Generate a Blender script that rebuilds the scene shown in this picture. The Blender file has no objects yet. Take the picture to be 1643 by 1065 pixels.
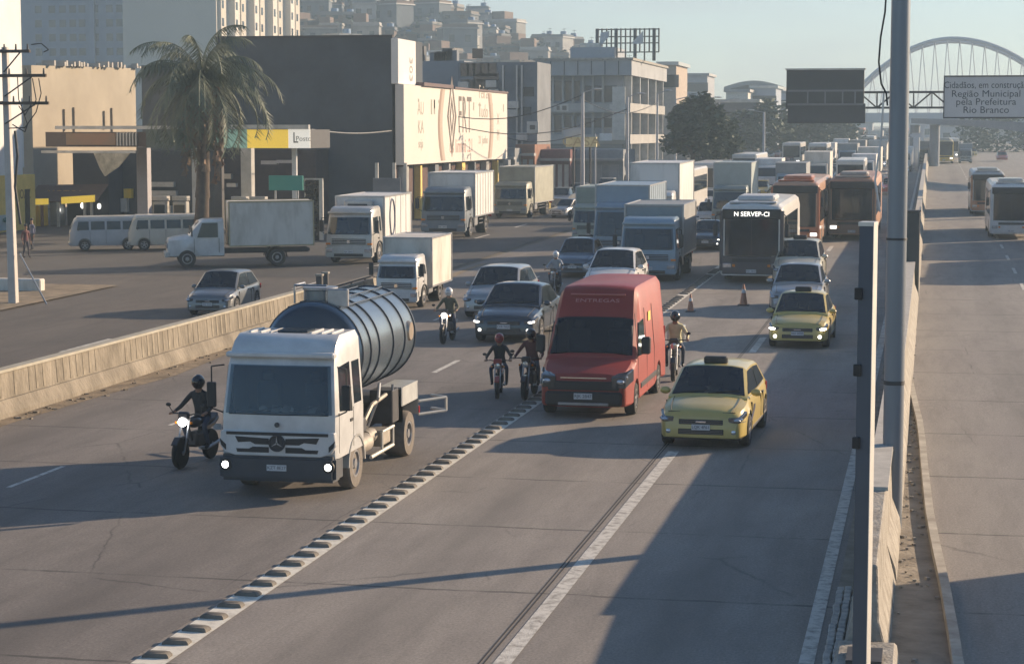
import bpy, bmesh, math, random
from mathutils import Vector, Matrix
random.seed(7)
S = bpy.context.scene
COL = S.collection
R = math.radians
# ------------------------------------------------------------------ camera, sky, sun, exposure
W0, H0, F0, HC = 1643.0, 1065.0, 3300.0, 6.9
VPX, VPY = 1495.0, 212.0
TH = math.atan((H0/2-VPY)/F0)
PSI = math.atan((VPX-W0/2)*math.cos(TH)/F0)
cd = bpy.data.cameras.new("camera"); cam = bpy.data.objects.new("camera", cd); COL.objects.link(cam)
cam.location = (0, 0, HC); cam.rotation_euler = (math.pi/2-TH, 0, PSI)
cd.sensor_width = 36; cd.lens = 36*F0/W0; cd.clip_end = 6000; cd.clip_start = 0.5
S.camera = cam
S.view_settings.view_transform = 'Standard'; S.view_settings.look = 'None'
S.view_settings.gamma = 1; S.view_settings.exposure = 0.93
SUN_AZ = R(38.5)      # measured from +X (right of the road) towards +Y (away)
SUN_EL = R(17.8)
sd = Vector((math.cos(SUN_AZ)*math.cos(SUN_EL), math.sin(SUN_AZ)*math.cos(SUN_EL), math.sin(SUN_EL)))
wd = bpy.data.worlds.new("World"); S.world = wd; wd.use_nodes = True
nt = wd.node_tree; nt.nodes.clear()
out = nt.nodes.new('ShaderNodeOutputWorld'); bg = nt.nodes.new('ShaderNodeBackground')
sky = nt.nodes.new('ShaderNodeTexSky'); sky.sky_type = 'NISHITA'; sky.sun_disc = False
sky.sun_elevation = SUN_EL; sky.sun_rotation = math.pi/2-SUN_AZ
sky.air_density = 1.0; sky.dust_density = .35; sky.ozone_density = 3.5; sky.altitude = 0
# thin cloud veil, stronger towards the horizon
tc = nt.nodes.new('ShaderNodeTexCoord'); sx = nt.nodes.new('ShaderNodeSeparateXYZ')
mp = nt.nodes.new('ShaderNodeMapping'); mp.inputs['Scale'].default_value = (2.2, 2.2, 11)
nz = nt.nodes.new('ShaderNodeTexNoise'); nz.inputs['Scale'].default_value = 2.6; nz.inputs['Detail'].default_value = 5
cr = nt.nodes.new('ShaderNodeValToRGB'); cr.color_ramp.elements[0].position = .40; cr.color_ramp.elements[1].position = .60
cr.color_ramp.elements[0].color = (0, 0, 0, 1); cr.color_ramp.elements[1].color = (.55, .55, .55, 1)
cm = nt.nodes.new('ShaderNodeMixRGB'); cm.blend_type = 'MIX'; cm.inputs[2].default_value = (3.55, 3.65, 3.7, 1)
nt.links.new(tc.outputs['Generated'], mp.inputs[0]); nt.links.new(mp.outputs[0], nz.inputs[0])
nt.links.new(nz.outputs[0], cr.inputs[0]); nt.links.new(tc.outputs['Generated'], sx.inputs[0])
el = nt.nodes.new('ShaderNodeMapRange'); el.inputs[1].default_value = .0; el.inputs[2].default_value = .30; el.inputs[3].default_value = 1; el.inputs[4].default_value = .0
nt.links.new(sx.outputs[2], el.inputs[0]); mu = nt.nodes.new('ShaderNodeMath'); mu.operation = 'MULTIPLY'; ad = nt.nodes.new('ShaderNodeMath'); ad.operation = 'MULTIPLY_ADD'; ad.inputs[1].default_value = .85; ad.inputs[2].default_value = .40
nt.links.new(cr.outputs[0], ad.inputs[0]); nt.links.new(ad.outputs[0], mu.inputs[0]); nt.links.new(el.outputs[0], mu.inputs[1]); dr = nt.nodes.new('ShaderNodeMapRange'); dr.inputs[1].default_value = -.2; dr.inputs[2].default_value = .75; dr.inputs[3].default_value = .05; dr.inputs[4].default_value = 1; nt.links.new(sx.outputs[1], dr.inputs[0])
mu2 = nt.nodes.new('ShaderNodeMath'); mu2.operation = 'MULTIPLY'; nt.links.new(mu.outputs[0], mu2.inputs[0]); nt.links.new(dr.outputs[0], mu2.inputs[1]); nt.links.new(mu2.outputs[0], cm.inputs[0])
nt.links.new(sky.outputs[0], cm.inputs[1]); nt.links.new(cm.outputs[0], bg.inputs[0])
bg.inputs[1].default_value = .084
nt.links.new(bg.outputs[0], out.inputs[0])
sl = bpy.data.lights.new("sun", 'SUN'); sl.energy = 5.0; sl.angle = R(.6); sl.color = (1, .76, .52)
so = bpy.data.objects.new("sun", sl); COL.objects.link(so)
so.rotation_euler = sd.to_track_quat('Z', 'Y').to_euler(); so.location = sd*300
# ------------------------------------------------------------------ pixel -> world
def ray(px, py):
    d = Vector(((px-W0/2)/F0, (H0/2-py)/F0, -1)); d.rotate(cam.rotation_euler); return d
GN = [-60+5*i for i in range(233)]
def _g(Y):
    if Y < 45: return 0.0
    k = .0095
    if Y < 75: return k*(Y-45)**2/60
    return k*(Y-60)
GV = [_g(y) for y in GN]
def gz(Y):
    t = (Y+60)/5; i = max(0, min(len(GN)-2, int(t))); return GV[i]+(GV[i+1]-GV[i])*(t-i)
def P(px, py):                       # pixel -> ground point
    d = ray(px, py); z = 0
    for _ in range(40):
        k = (z-HC)/d.z; z = .5*z+.5*gz(d.y*k)
    k = (z-HC)/d.z
    return Vector((d.x*k, d.y*k, gz(d.y*k)))
def WY(px, py, Y):                   # pixel -> point on plane y=Y
    d = ray(px, py); k = Y/d.y; return Vector((d.x*k, Y, HC+d.z*k))
def WX(px, py, X):
    d = ray(px, py); k = X/d.x; return Vector((X, d.y*k, HC+d.z*k))
# ------------------------------------------------------------------ materials
MATS = {}
def mat(name, c, rough=.6, metal=0, n=.12, sc=3.0, bump=0, coat=0, emit=0, c2=None, lo=.4, hi=.65, stretch=(1, 1, 1)):
    if name in MATS: return MATS[name]
    m = bpy.data.materials.new(name); m.use_nodes = True; t = m.node_tree; b = t.nodes['Principled BSDF']
    b.inputs['Roughness'].default_value = rough; b.inputs['Metallic'].default_value = metal
    if coat: b.inputs['Coat Weight'].default_value = coat; b.inputs['Coat Roughness'].default_value = .08
    col = (c[0], c[1], c[2], 1)
    if emit:
        b.inputs['Base Color'].default_value = col
        b.inputs['Emission Color'].default_value = col; b.inputs['Emission Strength'].default_value = emit
    elif n or c2:
        g = t.nodes.new('ShaderNodeTexCoord'); mpp = t.nodes.new('ShaderNodeMapping'); mpp.inputs['Scale'].default_value = stretch
        a = t.nodes.new('ShaderNodeTexNoise'); a.inputs['Scale'].default_value = sc; a.inputs['Detail'].default_value = 6; a.inputs['Roughness'].default_value = .65
        r = t.nodes.new('ShaderNodeValToRGB'); r.color_ramp.elements[0].position = lo-.12; r.color_ramp.elements[1].position = hi+.05
        k1, k2 = 1-n, 1+n*.6
        ca = c2 or tuple(v*k1 for v in c)
        r.color_ramp.elements[0].color = (*ca, 1); r.color_ramp.elements[1].color = (*[min(1, v*k2) for v in c], 1)
        t.links.new(g.outputs['Object'], mpp.inputs[0]); t.links.new(mpp.outputs[0], a.inputs['Vector']); t.links.new(a.outputs[0], r.inputs[0])
        t.links.new(r.outputs[0], b.inputs['Base Color'])
        if bump:
            bp = t.nodes.new('ShaderNodeBump'); bp.inputs['Strength'].default_value = bump; bp.inputs['Distance'].default_value = .05
            a2 = t.nodes.new('ShaderNodeTexNoise'); a2.inputs['Scale'].default_value = sc*8; a2.inputs['Detail'].default_value = 4
            t.links.new(mpp.outputs[0], a2.inputs['Vector']); t.links.new(a2.outputs[0], bp.inputs['Height']); t.links.new(bp.outputs[0], b.inputs['Normal'])
    else:
        b.inputs['Base Color'].default_value = col
    MATS[name] = m; return m
def paint(name, c, n=.1, rough=.32, dirt=1.2):
    return mat(name, c, rough, 0, n, dirt, coat=.5)
GLASS = mat('glass_dark', (.02, .028, .036), .06, 0, .6, 1.6)
def see_glass():
    m = bpy.data.materials.new('windscreen_glass'); m.use_nodes = True; t = m.node_tree; t.nodes.clear(); N = t.nodes.new
    o = N('ShaderNodeOutputMaterial'); a = N('ShaderNodeBsdfTransparent'); a.inputs[0].default_value = (.34, .40, .44, 1)
    g = N('ShaderNodeBsdfGlossy'); g.inputs[0].default_value = (.9, .95, 1, 1); g.inputs['Roughness'].default_value = .04
    f = N('ShaderNodeFresnel'); f.inputs[0].default_value = 1.65; mx = N('ShaderNodeMixShader')
    t.links.new(f.outputs[0], mx.inputs[0]); t.links.new(a.outputs[0], mx.inputs[1]); t.links.new(g.outputs[0], mx.inputs[2]); t.links.new(mx.outputs[0], o.inputs[0]); return m
SEEG = see_glass()
GLASS2 = mat('glass_grey', (.05, .065, .08), .12, 0, .35, .8)
RUBBER = mat('rubber', (.022, .021, .02), .85, 0, .3, 8)
DUSTY = mat('dusty_rubber', (.16, .14, .12), .9, 0, .3, 6)
BLACK = mat('black_plastic', (.02, .02, .022), .55, 0, .2, 4)
DARK = mat('dark_steel', (.05, .05, .055), .6, .2, .3, 4)
STEEL = mat('steel', (.35, .36, .38), .4, .8, .2, 5)
RIM = mat('rim_grey', (.32, .32, .33), .4, .6, .25, 6)
WHITE = paint('white_paint', (.58, .58, .57), .24)
OFFW = paint('dusty_white_paint', (.46, .45, .42), .3)
CHROME = mat('chrome', (.7, .7, .72), .15, 1, 0)
LAMP = mat('lamp_glass', (.55, .57, .60), .10, .7, .3, 9)
HOUS = mat('lamp_housing', (.10, .105, .11), .08, .4, .5, 6, coat=.8)
LAMPON = mat('lamp_lit', (1, .97, .88), .3, emit=7)
LAMPDIM = mat('lamp_lit_dim', (1, .95, .85), .3, emit=1.3)
REDL = mat('red_lens', (.35, .02, .02), .2, 0, 0)
ORL = mat('amber_lens', (.7, .22, .02), .2, 0, 0)
PLATE = mat('plate_white', (.55, .56, .57), .5, 0, .1, 9)
PLATETXT = mat('plate_ink', (.05, .05, .06), .6, 0, 0)
# ------------------------------------------------------------------ mesh builder
class MB:
    def __init__(s): s.v = []; s.f = []
    def add(s, vs, fs):
        o = len(s.v); s.v += [tuple(v) for v in vs]; s.f += [tuple(i+o for i in f) for f in fs]; return s
    def box(s, x0, x1, y0, y1, z0, z1):
        return s.add([(x0, y0, z0), (x1, y0, z0), (x1, y1, z0), (x0, y1, z0), (x0, y0, z1), (x1, y0, z1), (x1, y1, z1), (x0, y1, z1)],
                     [(0, 3, 2, 1), (4, 5, 6, 7), (0, 1, 5, 4), (1, 2, 6, 5), (2, 3, 7, 6), (3, 0, 4, 7)])
    def cbox(s, c, d, rot=None):
        x, y, z = d[0]/2, d[1]/2, d[2]/2
        vs = [Vector(p) for p in ((-x, -y, -z), (x, -y, -z), (x, y, -z), (-x, y, -z), (-x, -y, z), (x, -y, z), (x, y, z), (-x, y, z))]
        if rot is not None: vs = [rot @ v for v in vs]
        c = Vector(c); return s.add([v+c for v in vs], [(0, 3, 2, 1), (4, 5, 6, 7), (0, 1, 5, 4), (1, 2, 6, 5), (2, 3, 7, 6), (3, 0, 4, 7)])
    def loft(s, rings, caps=True, closed=True):
        n = len(rings[0]); vs = [p for r in rings for p in r]; fs = []
        m = n if closed else n-1
        for i in range(len(rings)-1):
            for j in range(m):
                a = i*n+j; b = i*n+(j+1) % n; fs.append((a, b, b+n, a+n))
        if caps and closed:
            fs.append(tuple(range(n-1, -1, -1))); fs.append(tuple((len(rings)-1)*n+j for j in range(n)))
        return s.add(vs, fs)
    def drop(s, idx):
        s.f = [f for i, f in enumerate(s.f) if i not in idx]; return s
    def cyl(s, p0, p1, r0, r1=None, n=16, caps=True):
        r1 = r0 if r1 is None else r1; p0 = Vector(p0); p1 = Vector(p1); d = (p1-p0)
        q = d.to_track_quat('Z', 'Y'); rg = []
        for p, r in ((p0, r0), (p1, r1)):
            rg.append([p+q @ Vector((math.cos(2*math.pi*i/n)*r, math.sin(2*math.pi*i/n)*r, 0)) for i in range(n)])
        return s.loft(rg, caps)
    def tube(s, pts, r, n=6):
        for a, b in zip(pts, pts[1:]): s.cyl(a, b, r, r, n)
        return s
    def lathe(s, prof, c, axis='X', n=24):       # prof: (r, h) pairs
        rg = []; c = Vector(c)
        for r, h in prof:
            ring = []
            for i in range(n):
                a = 2*math.pi*i/n; u, v = math.cos(a)*r, math.sin(a)*r
                ring.append(c+(Vector((h, u, v)) if axis == 'X' else Vector((u, h, v)) if axis == 'Y' else Vector((u, v, h))))
            rg.append(ring)
        return s.loft(rg, True)
    def slab(s, poly, off):                      # thin solid from polygon + offset vector
        n = len(poly); off = Vector(off); a = [Vector(p) for p in poly]; b = [p+off for p in a]
        return s.add(a+b, [tuple(range(n-1, -1, -1)), tuple(range(n, 2*n))]+[(i, (i+1) % n, n+(i+1) % n, n+i) for i in range(n)])
    def ell(s, c, r, nu=12, nv=8):
        rg = []
        for j in range(nv+1):
            t = math.pi*(j+.02)/(nv+.04); rg.append([(c[0]+r[0]*math.sin(t)*math.cos(2*math.pi*i/nu), c[1]+r[1]*math.sin(t)*math.sin(2*math.pi*i/nu), c[2]-r[2]*math.cos(t)) for i in range(nu)])
        return s.loft(rg, True)
    def build(s, name, m, parent=None, bevel=0, smooth=True, seg=1, loc=None):
        me = bpy.data.meshes.new(name); me.from_pydata(s.v, [], s.f); 
        bm = bmesh.new(); bm.from_mesh(me); bmesh.ops.recalc_face_normals(bm, faces=bm.faces)
        if bevel:
            ed = [e for e in bm.edges if len(e.link_faces) == 2 and e.calc_face_angle(0) > .6]
            bmesh.ops.bevel(bm, geom=ed, offset=bevel, segments=seg, affect='EDGES', clamp_overlap=True)
        bm.to_mesh(me); bm.free()
        me.materials.append(m)
        if smooth:
            me.polygons.foreach_set('use_smooth', [True]*len(me.polygons)); me.set_sharp_from_angle(angle=R(32))
        o = bpy.data.objects.new(name, me); COL.objects.link(o)
        if parent: o.parent = parent
        if loc is not None: o.location = loc
        return o
def tag(o, label=None, cat=None, group=None, kind=None):
    if label: o['label'] = label
    if cat: o['category'] = cat
    if group: o['group'] = group
    if kind: o['kind'] = kind
    return o
def empty(name, label, cat, group=None, loc=(0, 0, 0), rz=0, sc=1):
    o = bpy.data.objects.new(name, None); COL.objects.link(o); o.location = loc; o.rotation_euler = (0, 0, rz); o.scale = (sc, sc, sc)
    o.empty_display_size = .2
    return tag(o, label, cat, group)
def copy_tree(o, parent=None):
    c = o.copy(); COL.objects.link(c)
    if parent: c.parent = parent
    for ch in list(o.children): copy_tree(ch, c)
    return c
def B(*a): return MB().box(*a)
def text(name, s, size, m, parent=None, loc=(0, 0, 0), rot=(math.pi/2, 0, 0), ext=.004, wscale=1, align='CENTER'):
    cu = bpy.data.curves.new(name, 'FONT'); cu.body = s; cu.size = size; cu.extrude = ext; cu.align_x = align; cu.align_y = 'CENTER'; cu.resolution_u = 3
    o = bpy.data.objects.new(name, cu); COL.objects.link(o)
    dg = bpy.context.evaluated_depsgraph_get(); me = bpy.data.meshes.new_from_object(o.evaluated_get(dg))
    bpy.data.objects.remove(o); o = bpy.data.objects.new(name, me); COL.objects.link(o)
    me.materials.clear(); me.materials.append(m)
    for v in me.vertices: v.co.x *= wscale
    o.rotation_euler = rot; o.location = loc
    if parent: o.parent = parent
    return o
# ------------------------------------------------------------------ ground, roads
def strip(name, xl, xr, y0, y1, dz, m, kind='structure', nx=1):
    ys = [y0]+[y for y in GN if y0 < y < y1]+[y1]
    fl = xl if callable(xl) else (lambda y: xl); fr = xr if callable(xr) else (lambda y: xr)
    vs = []; fs = []
    for y in ys:
        a, b = fl(y), fr(y)
        for i in range(nx+1): vs.append((a+(b-a)*i/nx, y, gz(y)+dz))
    for j in range(len(ys)-1):
        for i in range(nx): k = j*(nx+1)+i; fs.append((k, k+1, k+nx+2, k+nx+1))
    o = MB().add(vs, fs).build(name, m, smooth=False)
    if kind: o['kind'] = kind
    return o
def roadmat(name, base, base2, joints=True, lanes=(), jstep=5.0, crack=.5):
    m = bpy.data.materials.new(name); m.use_nodes = True; t = m.node_tree; b = t.nodes['Principled BSDF']; N = t.nodes.new; L = t.links.new
    b.inputs['Roughness'].default_value = .82
    g = N('ShaderNodeTexCoord')
    def noise(scale, detail, stretch, seedoff=0):
        mp = N('ShaderNodeMapping'); mp.inputs['Scale'].default_value = stretch; mp.inputs['Location'].default_value = (seedoff, seedoff*2, 0)
        n = N('ShaderNodeTexNoise'); n.inputs['Scale'].default_value = scale; n.inputs['Detail'].default_value = detail; n.inputs['Roughness'].default_value = .7
        L(g.outputs['Object'], mp.inputs[0]); L(mp.outputs[0], n.inputs['Vector']); return n.outputs[0]
    def ramp(i, p0, p1, c0=(0, 0, 0, 1), c1=(1, 1, 1, 1)):
        r = N('ShaderNodeValToRGB'); r.color_ramp.elements[0].position = p0; r.color_ramp.elements[1].position = p1
        r.color_ramp.elements[0].color = c0; r.color_ramp.elements[1].color = c1; L(i, r.inputs[0]); return r.outputs[0]
    def mix(f, a, bb, mode='MIX'):
        x = N('ShaderNodeMixRGB'); x.blend_type = mode
        for k, v in ((0, f), (1, a), (2, bb)):
            if hasattr(v, 'is_output'): L(v, x.inputs[k])
            else: x.inputs[k].default_value = v if k == 0 else (*v, 1)
        return x.outputs[0]
    def math_(op, a, bb=0.0, c=None):
        x = N('ShaderNodeMath'); x.operation = op
        for k, v in ((0, a), (1, bb), (2, c)):
            if v is None: continue
            if hasattr(v, 'is_output'): L(v, x.inputs[k])
            else: x.inputs[k].default_value = v
        return x.outputs[0]
    c = mix(ramp(noise(.35, 6, (1, .35, 1)), .35, .65), base, base2)
    c = mix(math_('MULTIPLY', ramp(noise(1.7, 5, (1, .12, 1), 9), .45, .72), .5), c, tuple(v*.45 for v in base))      # stains drawn out by tyres
    c = mix(math_('MULTIPLY', ramp(noise(.9, 8, (1, .6, 1), 3), .60, .66), .22), c, tuple(v*.4 for v in base))        # patches
    c = mix(.7, c, ramp(noise(26, 4, (1, .6, 1), 5), .3, .7, (.3, .3, .3, 1), (.68, .68, .68, 1)), 'OVERLAY')
    c = mix(math_('MULTIPLY', ramp(noise(7, 5, (1, .5, 1), 13), .62, .68), .35), c, tuple(v*.4 for v in base))
    sep = N('ShaderNodeSeparateXYZ'); L(g.outputs['Object'], sep.inputs[0])
    for xc in lanes:      # oil track at lane centre
        d = math_('ABSOLUTE', math_('SUBTRACT', sep.outputs[0], xc))
        f = ramp(d, .1, .9, (1, 1, 1, 1), (0, 0, 0, 1))
        f = math_('MULTIPLY', f, ramp(noise(.25, 4, (1, .3, 1), xc), .3, .75)); f = math_('MULTIPLY', f, .8)
        c = mix(f, c, tuple(v*.4 for v in base))
    if joints:
        wob = math_('MULTIPLY', noise(.6, 3, (1, 1, 1), 2), .25)
        yy = math_('ADD', sep.outputs[1], wob)
        fr = math_('ABSOLUTE', math_('SUBTRACT', math_('FRACT', math_('DIVIDE', yy, jstep)), .5))
        f = math_('GREATER_THAN', fr, .5-.045/jstep)
        f = math_('MULTIPLY', f, ramp(noise(.5, 4, (1, 1, 1), 7), .38, .55))
        c = mix(math_('MULTIPLY', f, .7), c, (.03, .028, .025))
    # cracks
    mpv = N('ShaderNodeMapping'); mpv.inputs['Scale'].default_value = (1, .4, 1); L(g.outputs['Object'], mpv.inputs[0])
    vo = N('ShaderNodeTexVoronoi'); vo.feature = 'DISTANCE_TO_EDGE'; vo.inputs['Scale'].default_value = .32
    nmix = N('ShaderNodeMixRGB'); nmix.inputs[0].default_value = .12; L(mpv.outputs[0], nmix.inputs[1])
    nn = N('ShaderNodeTexNoise'); nn.inputs['Scale'].default_value = 2.0; nn.inputs['Detail'].default_value = 6; L(g.outputs['Object'], nn.inputs['Vector']); L(nn.outputs[1], nmix.inputs[2]); L(nmix.outputs[0], vo.inputs['Vector'])
    f = math_('MULTIPLY', ramp(vo.outputs['Distance'], .0, .006, (1, 1, 1, 1), (0, 0, 0, 1)), ramp(noise(.3, 3, (1, 1, 1), 11), .5, .6))
    c = mix(math_('MULTIPLY', f, crack), c, (.03, .028, .026))
    L(c, b.inputs['Base Color'])
    bp = N('ShaderNodeBump'); bp.inputs['Strength'].default_value = .25; bp.inputs['Distance'].default_value = .02; L(noise(60, 3, (1, 1, 1), 4), bp.inputs['Height']); L(bp.outputs[0], b.inputs['Normal'])
    return m
CONC = roadmat('road_concrete', (.285, .255, .222), (.20, .178, .158), True, (-3.4, -7.7, -12.2, -16.1, -20))
ASPH = roadmat('old_asphalt', (.115, .097, .08), (.075, .065, .056), False, (), crack=.6)
RC = roadmat('right_concrete', (.27, .245, .215), (.23, .205, .185), True, (2.6, 6), 6)
DIRT = mat('dirt', (.24, .185, .12), .95, 0, .4, 1.4, bump=.6, c2=(.11, .085, .055))
KERB = mat('kerb_concrete', (.34, .32, .28), .9, 0, .35, 2.5, bump=.5, c2=(.16, .14, .115))
OLDC = mat('old_concrete', (.235, .205, .16), .9, 0, .35, 1.1, bump=.7, c2=(.10, .085, .062), stretch=(1, 1, .6))
LINE = mat('road_line_paint', (.52, .50, .45), .8, 0, .2, 5.5, c2=(.24, .22, .19), lo=.44, hi=.5, bump=.3)
LINEY = mat('separator_paint', (.60, .57, .49), .8, 0, .2, 5, c2=(.34, .31, .26), lo=.34, hi=.5)
strip('ground', -500, 420, -40, 1090, -.03, mat('ground_earth', (.13, .115, .09), .95, 0, .35, .05, bump=.3), nx=4)
XA = P(700, 762).x; XA = P(684, 762).x; XB = P(1064, 745).x; XC = P(1370, 741).x
XD = P(180, 718).x; XBAR = P(108, 637).x
strip('main_carriageway', XBAR-.2, -.95, -10, 640, 0, CONC)
strip('frontage_road', -62, XBAR-.6, -10, 300, 0, ASPH)
strip('left_lanes', XBAR-.19, XA-.3, -10, 640, .004, roadmat('left_asphalt_shade', (.205, .183, .162), (.135, .120, .108), True, (-12.2, -16.1, -20), crack=.7))  # darker asphalt, its tone also painting in the wide shade beside the tank truck
XK = lambda y: (P(1548, 1065).x if y < 24 else [.46, .30, .05, -.08, -.18, -.42, -.60][min(6, int((y-24)/6))]+([.46, .30, .05, -.08, -.18, -.42, -.60, -.60][min(7, int((y-24)/6)+1)]-[.46, .30, .05, -.08, -.18, -.42, -.60][min(6, int((y-24)/6))])*(((y-24)/6) % 1 if y < 60 else 0))
strip('side_road_shade', -62, XBAR-.62, 90, 300, .006, roadmat('asphalt_shade', (.075, .070, .066), (.055, .052, .05), False, (), crack=.3))  # dark overlay paints in the shade on the far side road and forecourt
strip('right_carriageway', lambda y: XK(y)+.1, 20, -10, 640, 0, RC)
strip('median_ground', -1.25, lambda y: XK(y)+.02, 8, 640, .05, mat('median_dusty', (.27, .235, .185), .95, 0, .35, 1.3, bump=.5, c2=(.15, .125, .095)))
# lane markings
mk = MB(); sepm = MB()
def mark(xc, w, y0, y1, dz=.009, m=None, tilt=0):
    ys = [y0]+[y for y in GN if y0 < y < y1]+[y1]
    for a, b in zip(ys, ys[1:]):
        (m or mk).add([(xc-w/2, a, gz(a)+dz), (xc+w/2, a, gz(a)+dz), (xc+w/2, b, gz(b)+dz), (xc-w/2, b, gz(b)+dz)], [(0, 1, 2, 3)])
mark(XB, .24, 8, 44); mark(XC, .2, 8, 300); mark(XA, .46, 8, 130, m=sepm)
for y in range(52, 420, 12): mark(XB, .22, y, y+4.5)
for y in (36.9, 45.6, 54.5, 63, 72, 81, 90, 99, 110, 122, 134, 150): mark(XD, .11, y, y+2.6); 
for y in range(48, 400, 9): mark(XA-4.0, .16, y, y+3.2)
for y in range(60, 140, 12): mark(XBAR-4.6, .16, y, y+4)
for y in range(8, 420, 9): mark(3.95, .15, y, y+3.5)
sepm.build('separator_line', LINEY, smooth=False)['kind'] = 'structure'
mk.build('road_markings', LINE, smooth=False)['kind'] = 'structure'
gr = MB()
for dx in (-.3, -.24): mark(XB+dx, .022, 8, 78, .007, gr)
gr.build('road_groove', mat('groove', (.035, .03, .028), .9), smooth=False)['kind'] = 'structure'
# raised separator blocks
sb = MB().loft([[(-.20*k, -.095*k, z), (.17*k, -.095*k, z), (.17*k, .095*k, z), (-.20*k, .095*k, z)] for k, z in ((1, 0), (.97, .03), (.8, .06), (.5, .075))]).build('separator_block', mat('stud_dirty', (.16, .145, .12), .8, 0, .4, 3, c2=(.07, .062, .055)))
tag(sb, 'dirty dark raised stud on the white line dividing the carriageway', 'separator stud', 'raised studs along the dividing line')
y = 23.0; first = True
while y < 98:
    o = sb if first else sb.copy()
    if not first: COL.objects.link(o)
    first = False
    o.location = (XA+random.uniform(-.01, .01), y, gz(y)+.006); o.rotation_euler = (0, 0, R(random.uniform(-5, 5))); y += .74+random.uniform(-.03, .03)+(.74 if random.random() < .04 else 0)
# left concrete barrier
def prism_y(prof, y0, y1, name, m, parent=None, zoff=0):
    ys = [y0]+[y for y in GN if y0 < y < y1]+[y1]
    return MB().loft([[(x, yy, z+gz(yy)+zoff) for x, z in prof] for yy in ys]).build(name, m, parent, smooth=False)
yb1 = P(361, 554).y+10
bar = empty('concrete_barrier', 'weathered concrete barrier between the expressway and the side road', 'barrier')
prism_y([(XBAR-.32, -.1), (XBAR+.22, -.1), (XBAR+.2, .12), (XBAR+.06, .42), (XBAR-.3, .42)], 20, yb1, 'ledge', OLDC, bar)
prism_y([(XBAR-.28, .41), (XBAR-.02, .41), (XBAR-.06, 1.07), (XBAR-.26, 1.07)], 20, yb1, 'wall', OLDC, bar)
prism_y([(XBAR-.31, 1.07), (XBAR+.0, 1.07), (XBAR+.0, 1.14), (XBAR-.31, 1.14)], 20, yb1, 'coping', mat('pale_concrete', (.36, .335, .28), .85, 0, .25, 2, c2=(.3, .27, .2)), bar)
rb = MB(); y = 36
while y < yb1-4:
    if not (52 < y < 54): rb.add([(XBAR-.06, y, gz(y)+.46), (XBAR-.012, y, gz(y)+.46), (XBAR-.05, y, gz(y)+1.05), (XBAR-.06, y, gz(y)+1.05), (XBAR-.06, y+.13, gz(y)+.46), (XBAR-.012, y+.13, gz(y)+.46), (XBAR-.05, y+.13, gz(y)+1.1), (XBAR-.06, y+.13, gz(y)+1.1)], [(0, 1, 2, 3), (7, 6, 5, 4), (1, 5, 6, 2), (0, 3, 7, 4), (2, 6, 7, 3), (0, 4, 5, 1)])
    y += .42 if random.random() < .85 else .84
rb.build('rib', mat('rib_concrete', (.27, .235, .18), .9, 0, .3, 1.7, c2=(.13, .11, .08)), bar, smooth=False)['kind'] = 'stuff'
mb = MB()
for i in range(110):
    yy = random.uniform(30, yb1); s_ = random.uniform(.03, .10); xx = XBAR+.25+abs(random.gauss(0, .28)); mb.cbox((xx, yy, gz(yy)+.02), (s_, s_*1.3, s_*.6), Matrix.Rotation(random.random()*3, 3, 'Z'))
mb.build('rubble', OLDC, smooth=False)['kind'] = 'stuff'
strip('verge', XBAR+.2, lambda y: XBAR+.75+.25*math.sin(y*.37)+.15*math.sin(y*1.3), 20, 100, .012, DIRT)
# end posts and second, darker run of the barrier
for k, (dy, dx) in enumerate(((.4, 0), (1.5, -.1))):
    p = empty('gate_post', ['dark post at the end of the ribbed concrete barrier', 'second dark post just beyond the end of the concrete barrier'][k], 'post', loc=(XBAR-.15+dx, yb1+dy, gz(yb1+dy)))
    B(-.11, .11, -.11, .11, -.1, 1.45).build('shaft', DARK, p, .02); B(-.14, .14, -.14, .14, 1.45, 1.53).build('cap', KERB, p, .02)
b2 = empty('low_barrier', 'second stretch of concrete barrier behind the tank truck', 'barrier')
prism_y([(XBAR-.34, -.1), (XBAR+.1, -.1), (XBAR-.04, .8), (XBAR-.24, .8)], yb1+2.3, yb1+16, 'wall', KERB, b2)
prism_y([(XBAR-.17, .86), (XBAR-.11, .86), (XBAR-.11, .92), (XBAR-.17, .92)], yb1+2.3, yb1+16, 'rail', DARK, b2)
mb = MB(); y = yb1+2.6
while y < yb1+16: mb.box(XBAR-.16, XBAR-.12, y, y+.05, gz(y)+.7, gz(y)+.9); y += 2
mb.build('rail_post', DARK, b2)['kind'] = 'stuff'
# earth island with kerb on the frontage side
strip('earth_island', -58, -34.5, 72, 84, .06, DIRT)
strip('earth_edge', XBAR-3.4, XBAR-.62, 20, 100, .008, mat('dusty_edge', (.2, .17, .13), .95, 0, .4, .6, bump=.3, c2=(.12, .1, .08)))
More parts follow.
